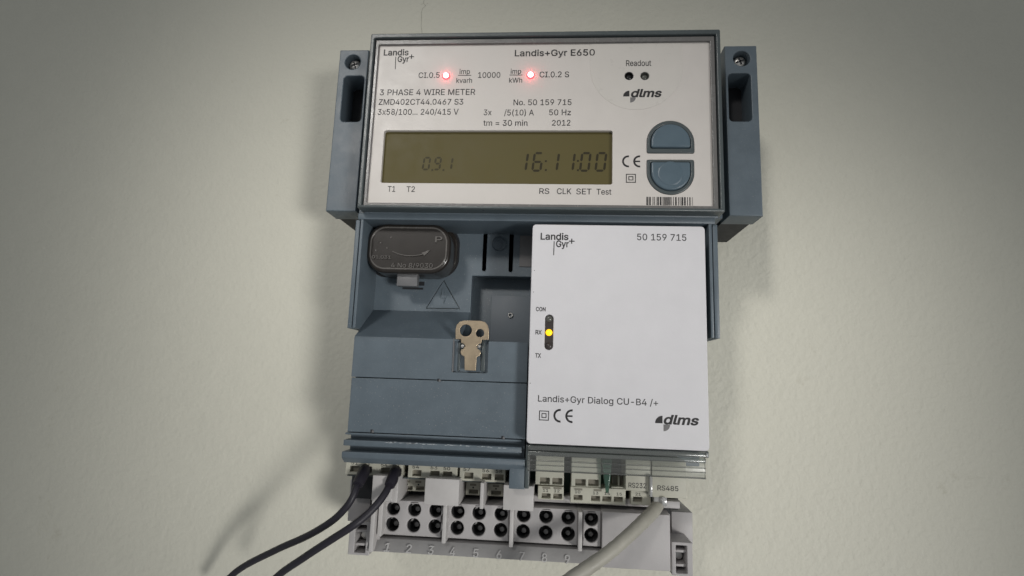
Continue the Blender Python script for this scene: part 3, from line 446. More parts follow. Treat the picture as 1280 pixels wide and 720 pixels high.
def glyph(ch, bold):
    """triangulated letter: points, triangles and boundary edges, filled by non-zero winding"""
    if (ch, bold) in GCACHE: return GCACHE[ch, bold]
    loops = []
    for lp in GLYPHS[ch][1].split('|'):
        p = [Vector(map(float, q.split(','))) for q in lp.split()]
        if bold:
            n = len(p)
            q = []
            for k in range(n):
                a = (p[k] - p[k - 1]).normalized(); b = (p[(k + 1) % n] - p[k]).normalized()
                m = Vector((-a.y - b.y, a.x + b.x))
                m = m.normalized() if m.length > 1e-4 else Vector((-a.y, a.x))
                q.append(p[k] + m * bold / max(.5, m.dot(Vector((-a.y, a.x)))))
            p = q
        loops.append(p)
    vs, es = [], []
    for lp in loops:
        o = len(vs); n = len(lp)
        vs += lp
        es += [(o + k, o + (k + 1) % n) for k in range(n)]
    v2, _, f2, *_ = delaunay_2d_cdt(vs, es, [], 0, 1e-3)
    keep = []
    for f in f2:
        cx = sum(v2[k].x for k in f) / 3; cy = sum(v2[k].y for k in f) / 3
        w = 0
        for lp in loops:
            for k in range(len(lp)):
                a, b = lp[k - 1], lp[k]
                if (a.y <= cy) != (b.y <= cy):
                    t = a.x + (cy - a.y) / (b.y - a.y) * (b.x - a.x)
                    if t > cx: w += 1 if b.y > a.y else -1
        if w: keep.append(tuple(f))
    cnt = {}
    for f in keep:
        for k in range(3):
            cnt[f[k], f[(k + 1) % 3]] = 1
    edge = [e for e in cnt if (e[1], e[0]) not in cnt]
    GCACHE[ch, bold] = ([tuple(v) for v in v2], keep, edge)
    return GCACHE[ch, bold]
def text_mesh(s, bold=0.0, shear=0.0, extrude=0.0, track=0):
    V, F = [], []
    pen = 0
    for ch in s:
        if ch == ' ':
            pen += 200 + track
            continue
        vs, fs, ed = glyph(ch, bold)
        o, n = len(V), len(vs)
        V += [(pen + x + shear * z, z, extrude) for x, z in vs]
        F += [(a + o, b + o, c + o) for a, b, c in fs]
        if extrude:
            V += [(pen + x + shear * z, z, -extrude) for x, z in vs]
            F += [(a + o, a + n + o, b + n + o, b + o) for a, b in ed]
        pen += GLYPHS[ch][0] + track
    me = bpy.data.meshes.new('t')
    me.from_pydata(V, [], F)
    me.update()
    return me
def text(s, x0, x1, yb, cap, d, parent, m=None, bold=8.0, shear=0.0, raise_=0.05, thick=0.0, name='lettering', tilt=0.0):
    """flat print between photo pixels x0 and x1; yb = baseline at the middle of the word, cap = capital height in px"""
    xm = (x0 + x1) / 2
    h = Z(xm, yb - cap, d) - Z(xm, yb, d)
    a, b, z = X(x0, yb, d), X(x1, yb, d), Z(xm, yb, d)
    me = text_mesh(s, bold, shear, thick * CAPH / h if thick else 0)
    lo = min(v.co.x for v in me.vertices); hi = max(v.co.x for v in me.vertices)
    sx, sz = (b - a) / (hi - lo), h / CAPH
    me.transform(Matrix(((sx, 0, 0, a - lo * sx), (0, 0, -sz, -(d + raise_)), (0, sz, 0, z), (0, 0, 0, 1))))
    if tilt:
        for v in me.vertices: v.co.y += tilt * (v.co.z - z - h / 2)
    return add(name, me, m or INK, parent, 30)
def print_shape(name, loops, d, parent, m=None, raise_=0.05):
    return plate(name, loops, d + raise_ - 0.04, d + raise_, m or INK, parent, bevel=0, smooth=0)

def double_square(px, d, parent):
    x0, z0, x1, z1 = R(*px, d)
    w = x1 - x0; t = w * 0.085
    def sq(k): return [(x0 + k, z0 + k), (x1 - k, z0 + k), (x1 - k, z1 - k), (x0 + k, z1 - k)]
    return print_shape('double_square_mark', [sq(0), sq(t), sq(w * .25), sq(w * .25 + t)], d, parent)
def ce_mark(px, d, parent):
    x0, z0, x1, z1 = R(*px, d)
    h = z1 - z0; ro = h / 2; ri = ro * 0.70; zc = (z0 + z1) / 2
    loops = []
    for k, cx in enumerate((x0 + ro, x1 - ro * 0.12)):
        lp = circ((cx, zc), ro, 24, 84, 276) + circ((cx, zc), ri, 24, 84, 276)[::-1]
        loops.append(lp)
        if k: bar = [(cx - ri * .98, zc - h * .06), (cx + ro * .08, zc - h * .06), (cx + ro * .08, zc + h * .06), (cx - ri * .98, zc + h * .06)]
    o = print_shape('ce_mark', loops, d, parent)
    print_shape('ce_mark_bar', [bar], d, parent)
    return o
def dlms_logo(x, y, k, d, parent):
    """quarter discs at photo pixel x, y (left end of base line), scale k px"""
    def q(cx, cy, r, a0, a1):
        c = P(cx, cy, d)
        rr = X(cx + r, cy, d) - c[0]
        return [c] + circ(c, rr, 12, a0, a1)
    print_shape('logo_mark', [q(x + 8.6 * k, y, 8.3 * k, 90, 180)], d, parent)
    print_shape('logo_mark', [q(x + 9.6 * k, y + 1.2 * k, 7.4 * k, 270, 360)], d, parent, INKG)
def landis_logo(x, y, k, d, parent):
    text('Landis', x, x + 32 * k, y + 7.2 * k, 7.4 * k, d, parent, bold=20)
    text('Gyr', x + 17.8 * k, x + 32.5 * k, y + 15.6 * k, 7.2 * k, d, parent, bold=20)
    text('+', x + 32.5 * k, x + 39 * k, y + 12.3 * k, 8.6 * k, d, parent, bold=6)
    print_shape('logo_line', [[P(x + 15.2 * k, y + 9 * k, d), P(x + 16.2 * k, y + 9 * k, d), P(x + 15.6 * k, y + 25 * k, d), P(x + 14.6 * k, y + 25 * k, d)]], d, parent)

# ------------------------------------------------------------------ wall
wall = boxes('wall', [(-1500, -1000, 1500, 1000, -100, 0)], WALLM, None, 0)
wall['kind'] = 'structure'
def crack(pts):
    bm = bmesh.new()
    prev = None
    for i, (px, py) in enumerate(pts):
        x, z = P(px, py, 0)
        w = 0.08 + 0.07 * random.random()
        a, b = bm.verts.new((x - w, -0.06, z)), bm.verts.new((x + w, -0.06, z))
        if prev: bm.faces.new((prev[0], prev[1], b, a))
        prev = (a, b)
    add('hairline_crack', finish(bm), CRACK, wall, 0)
crack([(531, -2), (529, 4), (532, 7), (528, 11), (526.6, 17), (527, 25), (526.4, 32), (527.5, 40), (527.2, 48)])
crack([(526, 6), (529, 4.4), (533, 5.2), (535, 3.8)])

# ------------------------------------------------------------------ electricity meter
XFL, XFR = X(447, 255, 80), X(903, 150, 80)        # outer sides of the front frame
ZFT, ZFB = Z(640, 40.5, 80), Z(640, 262.5, 80)
XIN = X(443, 421, 74)                              # inner side of the open recess, left end of the flaps
XRI = X(889, 421, 74)
XMOD = X(661.8, 418, 83)
root = thing('electricity_meter', 'blue-grey and white electricity meter on the wall with olive digital display and rows of terminals', 'electricity meter',
             (X(650, 705, 58), 0, Z(650, 712, 58)))

zrim1, zrim0 = Z(640, 268.5, 74), Z(640, 276.5, 74)
zslope = Z(530, 389, 48)
zbot = Z(548, 583, 76)
boxes('base_housing', [
    (XFL + 1.2, zrim1 - 0.5, XFR - 1.2, ZFT - 1.0, 2, 73.6),
    (XIN - 3.2, zrim0, XRI + 3.2, zrim1, 4, 74.0),
    (XIN - 2.8, zbot, XRI + 2.8, zrim0 + 1, 3, 37),
], BLUE, root, 0.5)
# open recess: its back panel with a stepped niche and two slits
zn1 = Z(610, 345, 48)
zs1 = Z(548, 423.5, 74)
back = [[(XIN - 0.5, zs1 - 3), (XMOD + 6, zs1 - 3), (XMOD + 6, zrim0 + 0.5), (XIN - 0.5, zrim0 + 0.5)],
        rrect((X(589, 368, 48), zs1 - 1.5, XMOD + 4, zn1), 0.6)]
tri = [P(532.5, 385.2, 48), P(574.5, 386, 48), P(554.5, 350.5, 48)]
bolt = [P(x, y, 48) for x, y in ((553, 361), (556.5, 361), (554.5, 369), (558.5, 369), (554.6, 379.5), (556.2, 372.5), (551, 372.5))]
def inset(tri, k):
    cx = sum(p[0] for p in tri) / 3; cz = sum(p[1] for p in tri) / 3
    return [(cx + (x - cx) * k, cz + (z - cz) * k) for x, z in tri]
bm_c = P(624.5, 304, 48)
sl = [circ(bm_c, 4.3, 32), rrect(R(604.2, 281, 608.2, 339, 48), 0.7), rrect(R(637, 282, 641.2, 340, 48), 0.7)]
plate('recess_back', back + sl + [inset(tri, 1.03)], 42, 48, BLUE, root, 0.25)
bx('niche_pad', (613, 370, 672, 440), 36, 41.5, PADG, root, 0.3)
bx('sensor_window', (649.5, 294.5, 676, 333.5), 46, 48.6, SENSOR, root, 0.3)
lathe('niche_pin', P(638, 394, 42), [(1.5, 41), (1.5, 42.2), (1.25, 42.6), (0.85, 42.6), (0.85, 41.2), (0, 41.2)], STEEL, root)
bm_c = P(624.5, 304, 48)
em = lathe('round_emblem', bm_c, [(4.35, 46), (4.35, 47.6), (3.7, 46.6), (2.6, 46.9), (0, 47.3)], BLUE, root)
plate('round_emblem', [circ((bm_c[0], bm_c[1] - 1.2), 1.6, 20), circ((bm_c[0] + .5, bm_c[1] - 1.0), 0.8, 14)], 46.8, 47.7, BLUE, em, 0.1)
plate('round_emblem', [circ((bm_c[0], bm_c[1] + .2), 2.6, 20, 30, 150) + circ((bm_c[0], bm_c[1] + .2), 2.1, 20, 30, 150)[::-1]], 46.6, 47.6, BLUE, em, 0.08)
# warning triangle engraved in the recess floor, lightning bolt standing in it
wt = plate('warning_triangle', [inset(tri, .95)], 47, 47.97, BLUE, root, 0.08)
plate('lightning_bolt', [bolt], 47.6, 48.5, BLUE, wt, 0.06)
boxes('triangle_groove', [(X(530, 370, 48), Z(554, 388, 48), X(577, 370, 48), Z(554, 348, 48), 40, 47.2)], FRAME, wt, 0)
# side ribs left and right of the recess
for s, xi in ((-1, XIN), (1, XRI)):
    zr0 = Z(445, 410, 74)
    for a, b, d in ((0.0, 1.5, 74.0), (2.3, 4.6, 72.5)):
        x0, x1 = sorted((xi + s * a, xi + s * b))
        boxes('side_rib', [(x0, zr0, x1, zrim0 + 0.1 if a else zrim0, 37.2, d)], BLUE, root, 0.3)
    x0, x1 = sorted((xi + s * 1.2, xi + s * 2.6))
    boxes('rib_web', [(x0, zr0 + 0.4, x1, zrim0 - 0.3, 37.4, 66)], BLUE, root, 0)
# mounting lugs at the upper corners, each with a screw and a dark pocket
def lug(s):
    xc = X(441, 77.5, 60); zc = Z(441, 77.5, 60)
    x_in, x_out = X(460, 77, 60), X(424, 77, 60)
    zt, zb = Z(441, 62.5, 60), Z(441, 264, 60)
    mid = (XFL + XFR) / 2
    f = (lambda x: x) if s < 0 else (lambda x: 2 * mid - x)
    def fl(lp): return [(f(x), z) for x, z in lp]
    pock = rrect((X(428, 120, 60), Z(441, 152, 60), X(453.5, 120, 60), Z(441, 95, 60)), 2.2)
    o = plate('mounting_lug', [fl([(x_out, zb), (x_in, zb), (x_in, zt), (x_out, zt)]), circ((f(xc), zc), 4.4), fl(pock)], 44, 60, BLUE, root, 0.5)
    xs = sorted((f(x_out + .8), f(x_in - .8)))
    boxes('lug_back', [(xs[0], zb + .8, xs[1], zt - .8, 2, 44.5)], BLACK, o, 0)
    c = (f(xc), zc)
    sc = lathe('screw', c, [(3.5, 45), (3.5, 55), (3.2, 56.2), (2.2, 57.2), (0, 57.5)], STEEL, root)
    for a in (20, 110):
        t = math.radians(a); u, w = (math.cos(t), math.sin(t)), (-math.sin(t), math.cos(t))
        q = [(c[0] + u[0] * i + w[0] * j, c[1] + u[1] * i + w[1] * j) for i, j in ((-2.3, -.42), (2.3, -.42), (2.3, .42), (-2.3, .42))]
        plate('screw_slot', [q], 56.4, 57.65, BLACK, sc, 0)
lug(-1); lug(1)

# front frame: outer ridge, dark groove, smoky inner ridge
rf = (XFL, ZFB, XFR, ZFT)
def shr(r, a, b=None, c=None, e=None):
    b = a if b is None else b; c = a if c is None else c; e = a if e is None else e
    return (r[0] + a, r[1] + b, r[2] - c, r[3] - e)
r1 = shr(rf, 2.1, 1.2, 2.1, 2.5)
fa = (X(465.2, 155.8, 78), Z(640, 256.6, 78), X(891, 155.8, 78), Z(640, 54.2, 78))
frame = plate('front_frame', [rrect(rf, 0.8), rrect(r1, 0.6)], 58, 80.5, FRAME, root, 0.5)
r2 = shr(r1, 0.45)
plate('inner_frame', [rrect(r1, .4), rrect(shr(fa, -.15), 0.4)], 60, 77.2, BLACK, frame, 0)
plate('inner_ridge', [rrect(r2, .4), rrect(shr(fa, .75, .3, .75, .65), 0.4)], 70, 79.2, SMOKE, frame, 0.3)
# lower lip of the frame over the gap
boxes('frame_lip', [(XFL + .4, ZFB + .25, XFR - .4, ZFB + 1.6, 78, 80.9)], FRAME, frame, 0.3)
bx('gap_floor', (449, 260, 903, 270), 40, 66, BLUE, root, 0)

# face plate with its openings
lcd_r = (X(478, 195, 78), Z(622, 229.6, 78), X(765.6, 195, 78), Z(622, 163.0, 78))
def dshape(cx, cy, r, yflat):
    c = P(cx, cy, 78); rr = X(cx + r, cy, 78) - c[0]; zf = Z(cx, yflat, 78)
    up = zf < c[1]
    a = circ(c, rr, 28, 0, 180) if up else circ(c, rr, 28, 180, 360)
    e = .9
    x0, x1 = c[0] - rr, c[0] + rr
    if up: return a + [(x0, zf + e), (x0 + .3 * e, zf + .3 * e), (x0 + e, zf), (x1 - e, zf), (x1 - .3 * e, zf + .3 * e), (x1, zf + e)]
    return a + [(x1, zf - e), (x1 - .3 * e, zf - .3 * e), (x1 - e, zf), (x0 + e, zf), (x0 + .3 * e, zf - .3 * e), (x0, zf - e)]
B1o, B1i = dshape(838, 178.5, 30, 192), dshape(838, 178.5, 24.6, 185.2)
B2o, B2i = dshape(838, 215.5, 30, 199.6), dshape(838, 215.5, 24.6, 203.2)
ports = [P(786.3, 95, 78), P(806, 95, 78)]
leds = [P(557.8, 95.3, 78), P(663.3, 94.3, 78)]
loops = [rrect(fa, .5), rrect(lcd_r, 1.1), B1o, B2o] + [circ(p, 2.25, 28) for p in ports] + [circ(p, 2.05, 24) for p in leds]
face = plate('face_plate', loops, 74.3, 78, FACE, root, 0.12)
D = 78
# display
disp = plate('display', [rrect(shr(lcd_r, -.5), 1.2)], 74.4, 75.9, LCD, root, 0)
DD = 75.9
SEG = {'0': 'abcdef', '1': 'bc', '6': 'acdefg', '9': 'abcdfg'}
def digit(ch, x0, x1, yt, yb, m, t):
    xm = (x0 + x1) / 2
    zt, zb = Z(xm, yt, DD), Z(xm, yb, DD)
    ym = (yt + yb) / 2
    a, b = X(x0, ym, DD), X(x1, ym, DD)
    h = zt - zb; w = b - a; sh = 0.11
    def q(u, v): return (a + u + (v - h / 2) * sh, zb + v)
    g = t * .18
    L = {}
    def hbar(v0): return [q(t * .5 + g, v0), q(t + g, v0 - t / 2), q(w - t - g, v0 - t / 2), q(w - t * .5 - g, v0), q(w - t - g, v0 + t / 2), q(t + g, v0 + t / 2)]
    def vbar(u0, v0, v1): return [q(u0, v0 + g), q(u0 + t / 2, v0 + t * .5 + g), q(u0 + t / 2, v1 - t * .5 - g), q(u0, v1 - g), q(u0 - t / 2, v1 - t * .5 - g), q(u0 - t / 2, v0 + t * .5 + g)]
    L['a'] = hbar(h - t / 2); L['g'] = hbar(h / 2); L['d'] = hbar(t / 2)
    L['f'] = vbar(t / 2, h / 2, h - t / 2); L['b'] = vbar(w - t / 2, h / 2, h - t / 2)
    L['e'] = vbar(t / 2, t / 2, h / 2); L['c'] = vbar(w - t / 2, t / 2, h / 2)
    print_shape('digit', [L[s] for s in SEG[ch]], DD, disp, m)
def dot(px, py, m, r=.5):
    x, z = P(px, py, DD)
    print_shape('dot', [[(x - r, z - r), (x + r, z - r), (x + r + .08, z + r), (x - r + .08, z + r)]], DD, disp, m)
for ch, a, b in (('1', 646.5, 660), ('6', 665.5, 678.5), ('1', 685.5, 698.8), ('1', 705.4, 718.6), ('0', 725, 738.3), ('0', 744.3, 758)):
    digit(ch, a, b, 190, 214.8, SEGD, 1.2)
for px, ys in ((682.2, (201.5, 212.6)), (722.3, (201.2, 212.8))):
    for y in ys: dot(px, y, SEGD)
for ch, a, b in (('0', 528.3, 538), ('9', 542.6, 551.6), ('1', 557, 566)):
    digit(ch, a, b, 196, 213, SEGF, 1.0)
dot(540.3, 212.6, SEGF); dot(554.2, 212.6, SEGF)
# buttons
for o_, i_ in ((B1o, B1i), (B2o, B2i)):
    cx = sum(p[0] for p in o_) / len(o_); cz = sum(p[1] for p in o_) / len(o_)
    ringo = [(cx + (x - cx) * .985, cz + (z - cz) * .985) for x, z in o_]
    b = plate('push_button', [i_], 72, 79.2, BLUE2, root, 0.9, res=4, smooth=60)
    plate('button_surround', [ringo, [(cx + (x - cx) * 1.03, cz + (z - cz) * 1.03) for x, z in i_]], 72, 78.3, FRAME, b, 0.4)
    plate('button_gap', [[(cx + (x - cx) * 1.06, cz + (z - cz) * 1.06) for x, z in i_]], 71, 73, BLACK, b, 0)
c2 = P(838, 217, 79)
lathe('finger_dimple', (c2[0], c2[1]), [(6.2, 79.15), (6.0, 79.32), (5.2, 79.36), (0, 79.3)], BLUE2, root)
# optical ports and pulse lights
for p, m in zip(ports, (LENS, LENSG)):
    o = lathe('optical_port', p, [(2.22, 74.5), (2.22, 77.9), (1.95, 77.9), (1.75, 76.2), (1.2, 76.9), (0, 77.2)], m, root)
for p in leds:
    o = lathe('indicator_light', p, [(1.95, 74.5), (1.95, 78.0), (1.8, 78.5), (1.45, 78.8), (1.3, 78.0), (0, 78.0)], REDL, root)
    lathe('glowing_core', p, [(1.42, 78), (1.42, 78.9), (1.15, 79.5), (0.6, 79.9), (0, 80)], RED, o)
# readout window: shallow raised film edge (U shape) and seam
cw = P(795, 84, 78); rw = X(853, 84, 78) - cw[0]
ztop = fa[3] - .8
U = [(cw[0] - rw, ztop)] + circ(cw, rw, 40, 180, 360) + [(cw[0] + rw, ztop)]
U2 = [(cw[0] - rw + .22, ztop - .2)] + circ(cw, rw - .22, 40, 180, 360) + [(cw[0] + rw - .22, ztop - .2)]
plate('readout_window', [U] + [circ(p, 2.3, 28) for p in ports], 77.9, 78.12, WINDOWP, face, 0.06)
DW = 78.12
text('Readout', 782.5, 814, 82.4, 7.0, DW, face, m=INK)
dlms_logo(778.6, 120.6, 0.95, DW, face)
text('dlms', 788.6, 827.5, 121.0, 9.2, DW, face, bold=28, shear=0.22)
# printed face
landis_logo(479.5, 62.2, 0.97, D, face)
T = [('Landis+Gyr E650', 643.5, 743.5, 69.9, 7.6, 3), ('CI.0.5', 523, 549.5, 97.3, 6.7, 0), ('imp', 574.3, 587.4, 92.4, 6.0, 0), ('kvarh', 570.3, 590, 103.6, 6.0, 0),
     ('10000', 597.5, 625.3, 97.2, 6.8, 0), ('imp', 638.3, 651.5, 92.2, 6.0, 0), ('kWh', 636.3, 652.6, 103.3, 6.0, 0), ('CI.0.2 S', 674.3, 711.3, 96.6, 7.0, 0),
     ('3 PHASE 4 WIRE METER', 474.5, 594, 118.8, 7.2, 0), ('ZMD402CT44.0467 S3', 473.2, 579, 130.9, 7.0, 0), ('3x58/100... 240/415 V', 472, 573, 143.4, 7.1, 0),
     ('No. 50 159 715', 641.8, 714.3, 131.4, 7.0, 0), ('3x', 604.5, 614.5, 144, 7.0, 0), ('/5(10) A', 630, 667.3, 144.2, 7.0, 0), ('50 Hz', 686.3, 713.6, 144.0, 7.0, 0),
     ('tm = 30 min', 604, 659.3, 157.2, 7.0, 0), ('2012', 690, 713, 157.0, 6.9, 0), ('T1', 484.4, 494, 239.6, 6.9, 0), ('T2', 508, 518.4, 239.9, 6.9, 0),
     ('RS', 674, 686.6, 242.3, 6.8, 0), ('CLK', 696, 714.2, 242.6, 7.0, 0), ('SET', 720.2, 739.4, 242.9, 7.0, 0), ('Test', 745.6, 764.2, 243.2, 7.0, 0)]
for s, a, b, y, c, bo in T: text(s, a, b, y, c, D, face, bold=bo + 7, raise_=0.17 if 'E650' in s else 0.05)
for a, b, y in ((572.6, 589, 94.6), (637, 653, 94.2)):
    print_shape('fraction_line', [[P(a, y, D), P(b, y, D), P(b, y - .8, D), P(a, y - .8, D)]], D, face)
ce_mark((777.6, 194.3, 800.4, 209.2), D, face)
double_square((782.4, 217.4, 794.8, 228.4), D, face)
bars = []
x = 808.0
while x < 866:
    w = random.choice((.5, .5, .9, 1.4, 1.9))
    a, b = X(x, 251.5, D), X(x + w, 251.5, D)
    z0, z1 = Z(838, 256.8, D), Z(838, 246.3, D)
    bars.append([(a, z0), (b, z0), (b, z1), (a, z1)])
    x += w + random.choice((.6, .8, 1.2, 1.8))
print_shape('barcode', bars, D, face)

# smoky sealing cap with its tab
cap_r = R(458, 279.5, 563, 341.2, 66)
cap = plate('sealing_cap', [rrect(cap_r, 10.2, 14)], 47, 66, CAPM, root, 1.9, res=5, smooth=60)
plate('cap_base', [rrect(R(462, 283, 571.5, 345, 51), 10.4, 14)], 47.5, 51, CAPM, cap, 0.8, res=4, smooth=60)
plate('cap_gap', [rrect(R(461, 281.5, 574.3, 347.3, 48.2), 10.8, 14)], 47.2, 48.2, BLACK, cap, 0)
plate('cap_rim', [rrect(shr(cap_r, 1.7), 8.5, 14), rrect(shr(cap_r, 2.6), 7.6, 14)], 65.2, 66.3, CAPE, cap, 0.3)  # pale rim colour paints the bright glossy edge
arc_c = P(516, 270, 66)
ra = arc_c[1] - Z(516, 320.5, 66)
arc = circ(arc_c, ra, 20, 244, 289) + circ(arc_c, ra - .45, 20, 244, 289)[::-1]
plate('embossed_arrow', [arc], 65.9, 66.6, CAPE, cap, 0.1)
plate('embossed_arrow', [[P(x, y, 66) for x, y in ((527, 316), (538, 312.6), (530.5, 320))]], 65.9, 66.5, CAPE, cap, 0.1)
for s, a, b, y, c in (('4 No 8/9030', 489, 541, 334.8, 5.6), ('01.031', 465, 489, 323.5, 3.8), ('P', 544, 553, 303, 7)):
    text(s, a, b, y, c, 66, cap, CAPE, raise_=0.3, thick=0.3, name='embossed_lettering')
for px, py in ((470, 313), (476, 304), (484, 310), (489, 297)):
    lathe('embossed_pip', P(px, py, 66), [(.45, 66), (.35, 66.3), (0, 66.4)], CAPE, cap, 10)
bx('cap_tab', (496, 342, 521.5, 357.5), 57.5, 62, TABM, cap, 0.3)
bx('slit', (519, 352, 530.5, 357), 46.5, 48.12, BLACK, root, 0)
bx('slit', (503, 359.3, 529, 361.8), 46.5, 48.12, BLACK, root, 0)

# sloping shelf and the two hinged flaps under the recess
zs1 = Z(548, 423.5, 74)
zseam = Z(548, 474.6, 74)
xe = XMOD - 0.9
clip_slot = R(565.4, 423.5, 610, 466, 74)
prism('sloping_shelf', [(40, zslope), (48.2, zslope), (74, zs1), (74, zs1 - .8), (40, zs1 - .8)], XIN, X(589, 368, 48) - .05, BLUE, root, 0.25)
plate('upper_flap', [[(XIN, zseam), (xe, zseam), (xe, zs1 - .5), (clip_slot[2], zs1 - .5), (clip_slot[2], clip_slot[1] + .5), (clip_slot[2] - .5, clip_slot[1]), (clip_slot[0] + .5, clip_slot[1]), (clip_slot[0], clip_slot[1] + .5), (clip_slot[0], zs1 - .5), (XIN, zs1 - .5)]], 70, 74.05, BLUE, root, 0.2)
boxes('clip_pocket', [(*shr(clip_slot, -.4, -.4, -.4, .6), 69, 72)], BLUE, root, 0)
boxes('clip_pocket_lip', [(clip_slot[0] + .1, clip_slot[1], clip_slot[0] + .7, clip_slot[3], 70, 74.2)], TABM, root, 0.15)
zl0 = Z(548, 544.3, 74)
plate('lower_flap', [[(XIN + .2, zl0), (xe, zl0), (xe, zseam - .38), (XIN + .2, zseam - .38)]], 69, 74.0, BLUE, root, 0.25)
boxes('flap_core', [(XIN + .6, zbot + 1, xe - .4, zs1 - 1, 40, 69.5)], BLUE, root, 0)
for px, py in ((549, 475.2), (465.5, 538.8), (629, 547)):
    x, z = P(px, py, 74)
    boxes('flap_latch', [(x - .9, z - .7, x + .2, z + .7, 72, 74.12), ], BLACK, root, 0)
    boxes('flap_latch', [(x - .2, z - .8, x + .75, z + .35, 72, 74.5), ], TABM, root, 0.15)
# stepped rails below the flaps
for y0, y1, d, xr in ((545.2, 548.2, 73.6, 652), (554.6, 562.2, 75, 652), (569.6, 577.5, 76, 656)):
    z0, z1 = Z(548, y1, d), Z(548, y0, d)
    boxes('lower_rail', [(XIN - 1, z0, X(xr, y1 + 6, d), z1, 60, d)], BLUE, root, 0.45)
prism('lower_lip', [(66, Z(548, 577, 76)), (75.9, Z(548, 577, 76)), (72, Z(548, 583.4, 72)), (66, Z(548, 583.4, 72))], XIN - 1, X(656, 588, 76), BLUE, root, 0.2)
boxes('flap_tab', [(X(636.5, 597, 73), Z(647, 611.3, 73), X(656.3, 597, 73), Z(647, 580, 73), 66, 73.2)], BLUE, root, 0.35)
boxes('end_post', [(X(656.6, 585, 74), Z(659, 611, 74), X(661.6, 585, 74), Z(659, 556, 74), 60, 74)], FRAME, root, 0.3)

# pale scuff flecks that also paint the highlight line on the edge of the middle rail
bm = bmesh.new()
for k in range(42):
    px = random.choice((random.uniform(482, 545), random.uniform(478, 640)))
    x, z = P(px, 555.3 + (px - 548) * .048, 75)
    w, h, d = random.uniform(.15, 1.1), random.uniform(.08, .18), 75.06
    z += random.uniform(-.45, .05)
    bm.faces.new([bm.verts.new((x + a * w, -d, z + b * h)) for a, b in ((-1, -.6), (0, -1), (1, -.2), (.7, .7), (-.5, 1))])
sc_ = add('scuffs_and_glints', finish(bm), TABM2, root, 0)
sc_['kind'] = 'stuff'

# flat metal sealing clip
def keyshape():
    d = 75.6
    pts = []
    top = rrect(R(569.2, 401, 611, 424, d), 3.0, 8)
    r = R(569.2, 401, 611, 424, d)
    L = [(569.2, 424)]
    seq = [(576, 424), (576.4, 429.5), (577.8, 430.2)]
    left = [(569.2, 424), (576.2, 424), (576.2, 428.6), (579.5, 429.4), (581.6, 432.5), (579.5, 435.8), (576.4, 437), (575.6, 440), (576.6, 443.6), (580.5, 445.8), (580.6, 462.8)]
    right = [(594.8, 463.3), (595.6, 446.8), (599.5, 444.6), (600.9, 441), (600.0, 437.8), (597.2, 436.3), (595.4, 433), (597.6, 429.8), (601.6, 429), (602, 424.6), (611, 424.6)]
    toppx = [(611, 412), (609.6, 406.3), (606, 402.3), (600, 400.8), (580, 400.6), (574.5, 402), (570.8, 406), (569.3, 412)]
    lp = [P(x, y, d) for x, y in left + right + toppx]
    c1, c2 = P(582.2, 413, d), P(600, 416.4, d)
    return [lp, circ(c1, 2.9, 28), circ(c2, 2.0, 24)]
clip = plate('metal_clip', keyshape(), 74.5, 75.6, BRASS, root, 0.18)
for px, py in ((578.4, 432.7), (598.8, 432.7)):
    lathe('clip_rivet', P(px, py, 74), [(1.05, 70), (1.05, 73.6), (.8, 74.2), (0, 74.3)], STEEL, clip, 16)
boxes('clip_bracket', [(X(572.5, 440, 73), Z(588, 464, 73), X(575.5, 440, 73), Z(588, 424.5, 73), 70, 72.6), (X(602, 440, 73), Z(588, 464, 73), X(606.5, 440, 73), Z(588, 424.5, 73), 70, 73.0)], FRAME, clip, 0.2)

# ------------------------------------------------------------------ terminals of the meter
def socket_block(name, px, holes, d, depth, parent, m=CREAM, bevel=0.25):
    """cream connector body with square wire openings, each with a tan socket behind it"""
    r = R(*px, d)
    hl = [R(*h, d) for h in holes]
    o = plate(name, [rrect(r, .3)] + [rrect(h, .25) for h in hl], d - depth, d, m, parent, bevel)
    for h in hl:
        zz = h[3] - (h[3] - h[1]) * .0
        boxes('socket', [(h[0] - .15, h[1] - .15, h[2] + .15, zz + .15, d - depth + .2, d - min(2.6, depth * .5))], SOCK, o, 0)
    return o
DP = 60
pa = socket_block('wire_connector', (432, 574.5, 503, 594.5), [(437.5, 582.4, 449.5, 590), (453.2, 583, 464.5, 590.8), (475.8, 584.6, 487, 591.8), (491, 585.6, 502, 593)], DP, 10, root)
pb = socket_block('wire_connector', (510, 577.5, 571.5, 598.2), [(515, 587.5, 526.5, 595.2), (537.6, 588.7, 549, 596.2), (553.2, 589.5, 564.8, 597)], DP, 10, root)
pc = socket_block('wire_connector', (574.5, 581, 632, 602), [(580, 590.6, 591.5, 598.4), (602.3, 592.3, 614, 599.6), (618, 593, 629.5, 600.4)], DP, 10, root)
for o, s, x, y in ((pa, '51', 443.2, 580.6), (pa, '51', 458.6, 581.2), (pa, '54', 480.2, 583.2), (pa, '54', 495.8, 584.4), (pb, '54', 519.6, 585.5), (pb, '53', 542.4, 586.6), (pb, '50', 558.5, 587.6),
                   (pc, '57', 583.5, 588.6), (pc, '56', 607, 590.2), (pc, '58', 623.6, 591.2)):
    text(s, x - 4.2, x + 4.2, y, 3.9, DP, o)
boxes('connector_back', [(X(434, 590, 50), Z(548, 628, 42), X(640, 590, 50), Z(548, 575, 50), 8, 42)], BLACK, root, 0)
boxes('connector_shelf', [(X(434, 598, 58), Z(548, 600.2, 58), X(635, 598, 58), Z(548, 598.6, 58), 42, 58.5)], FRAME, root, 0.1)
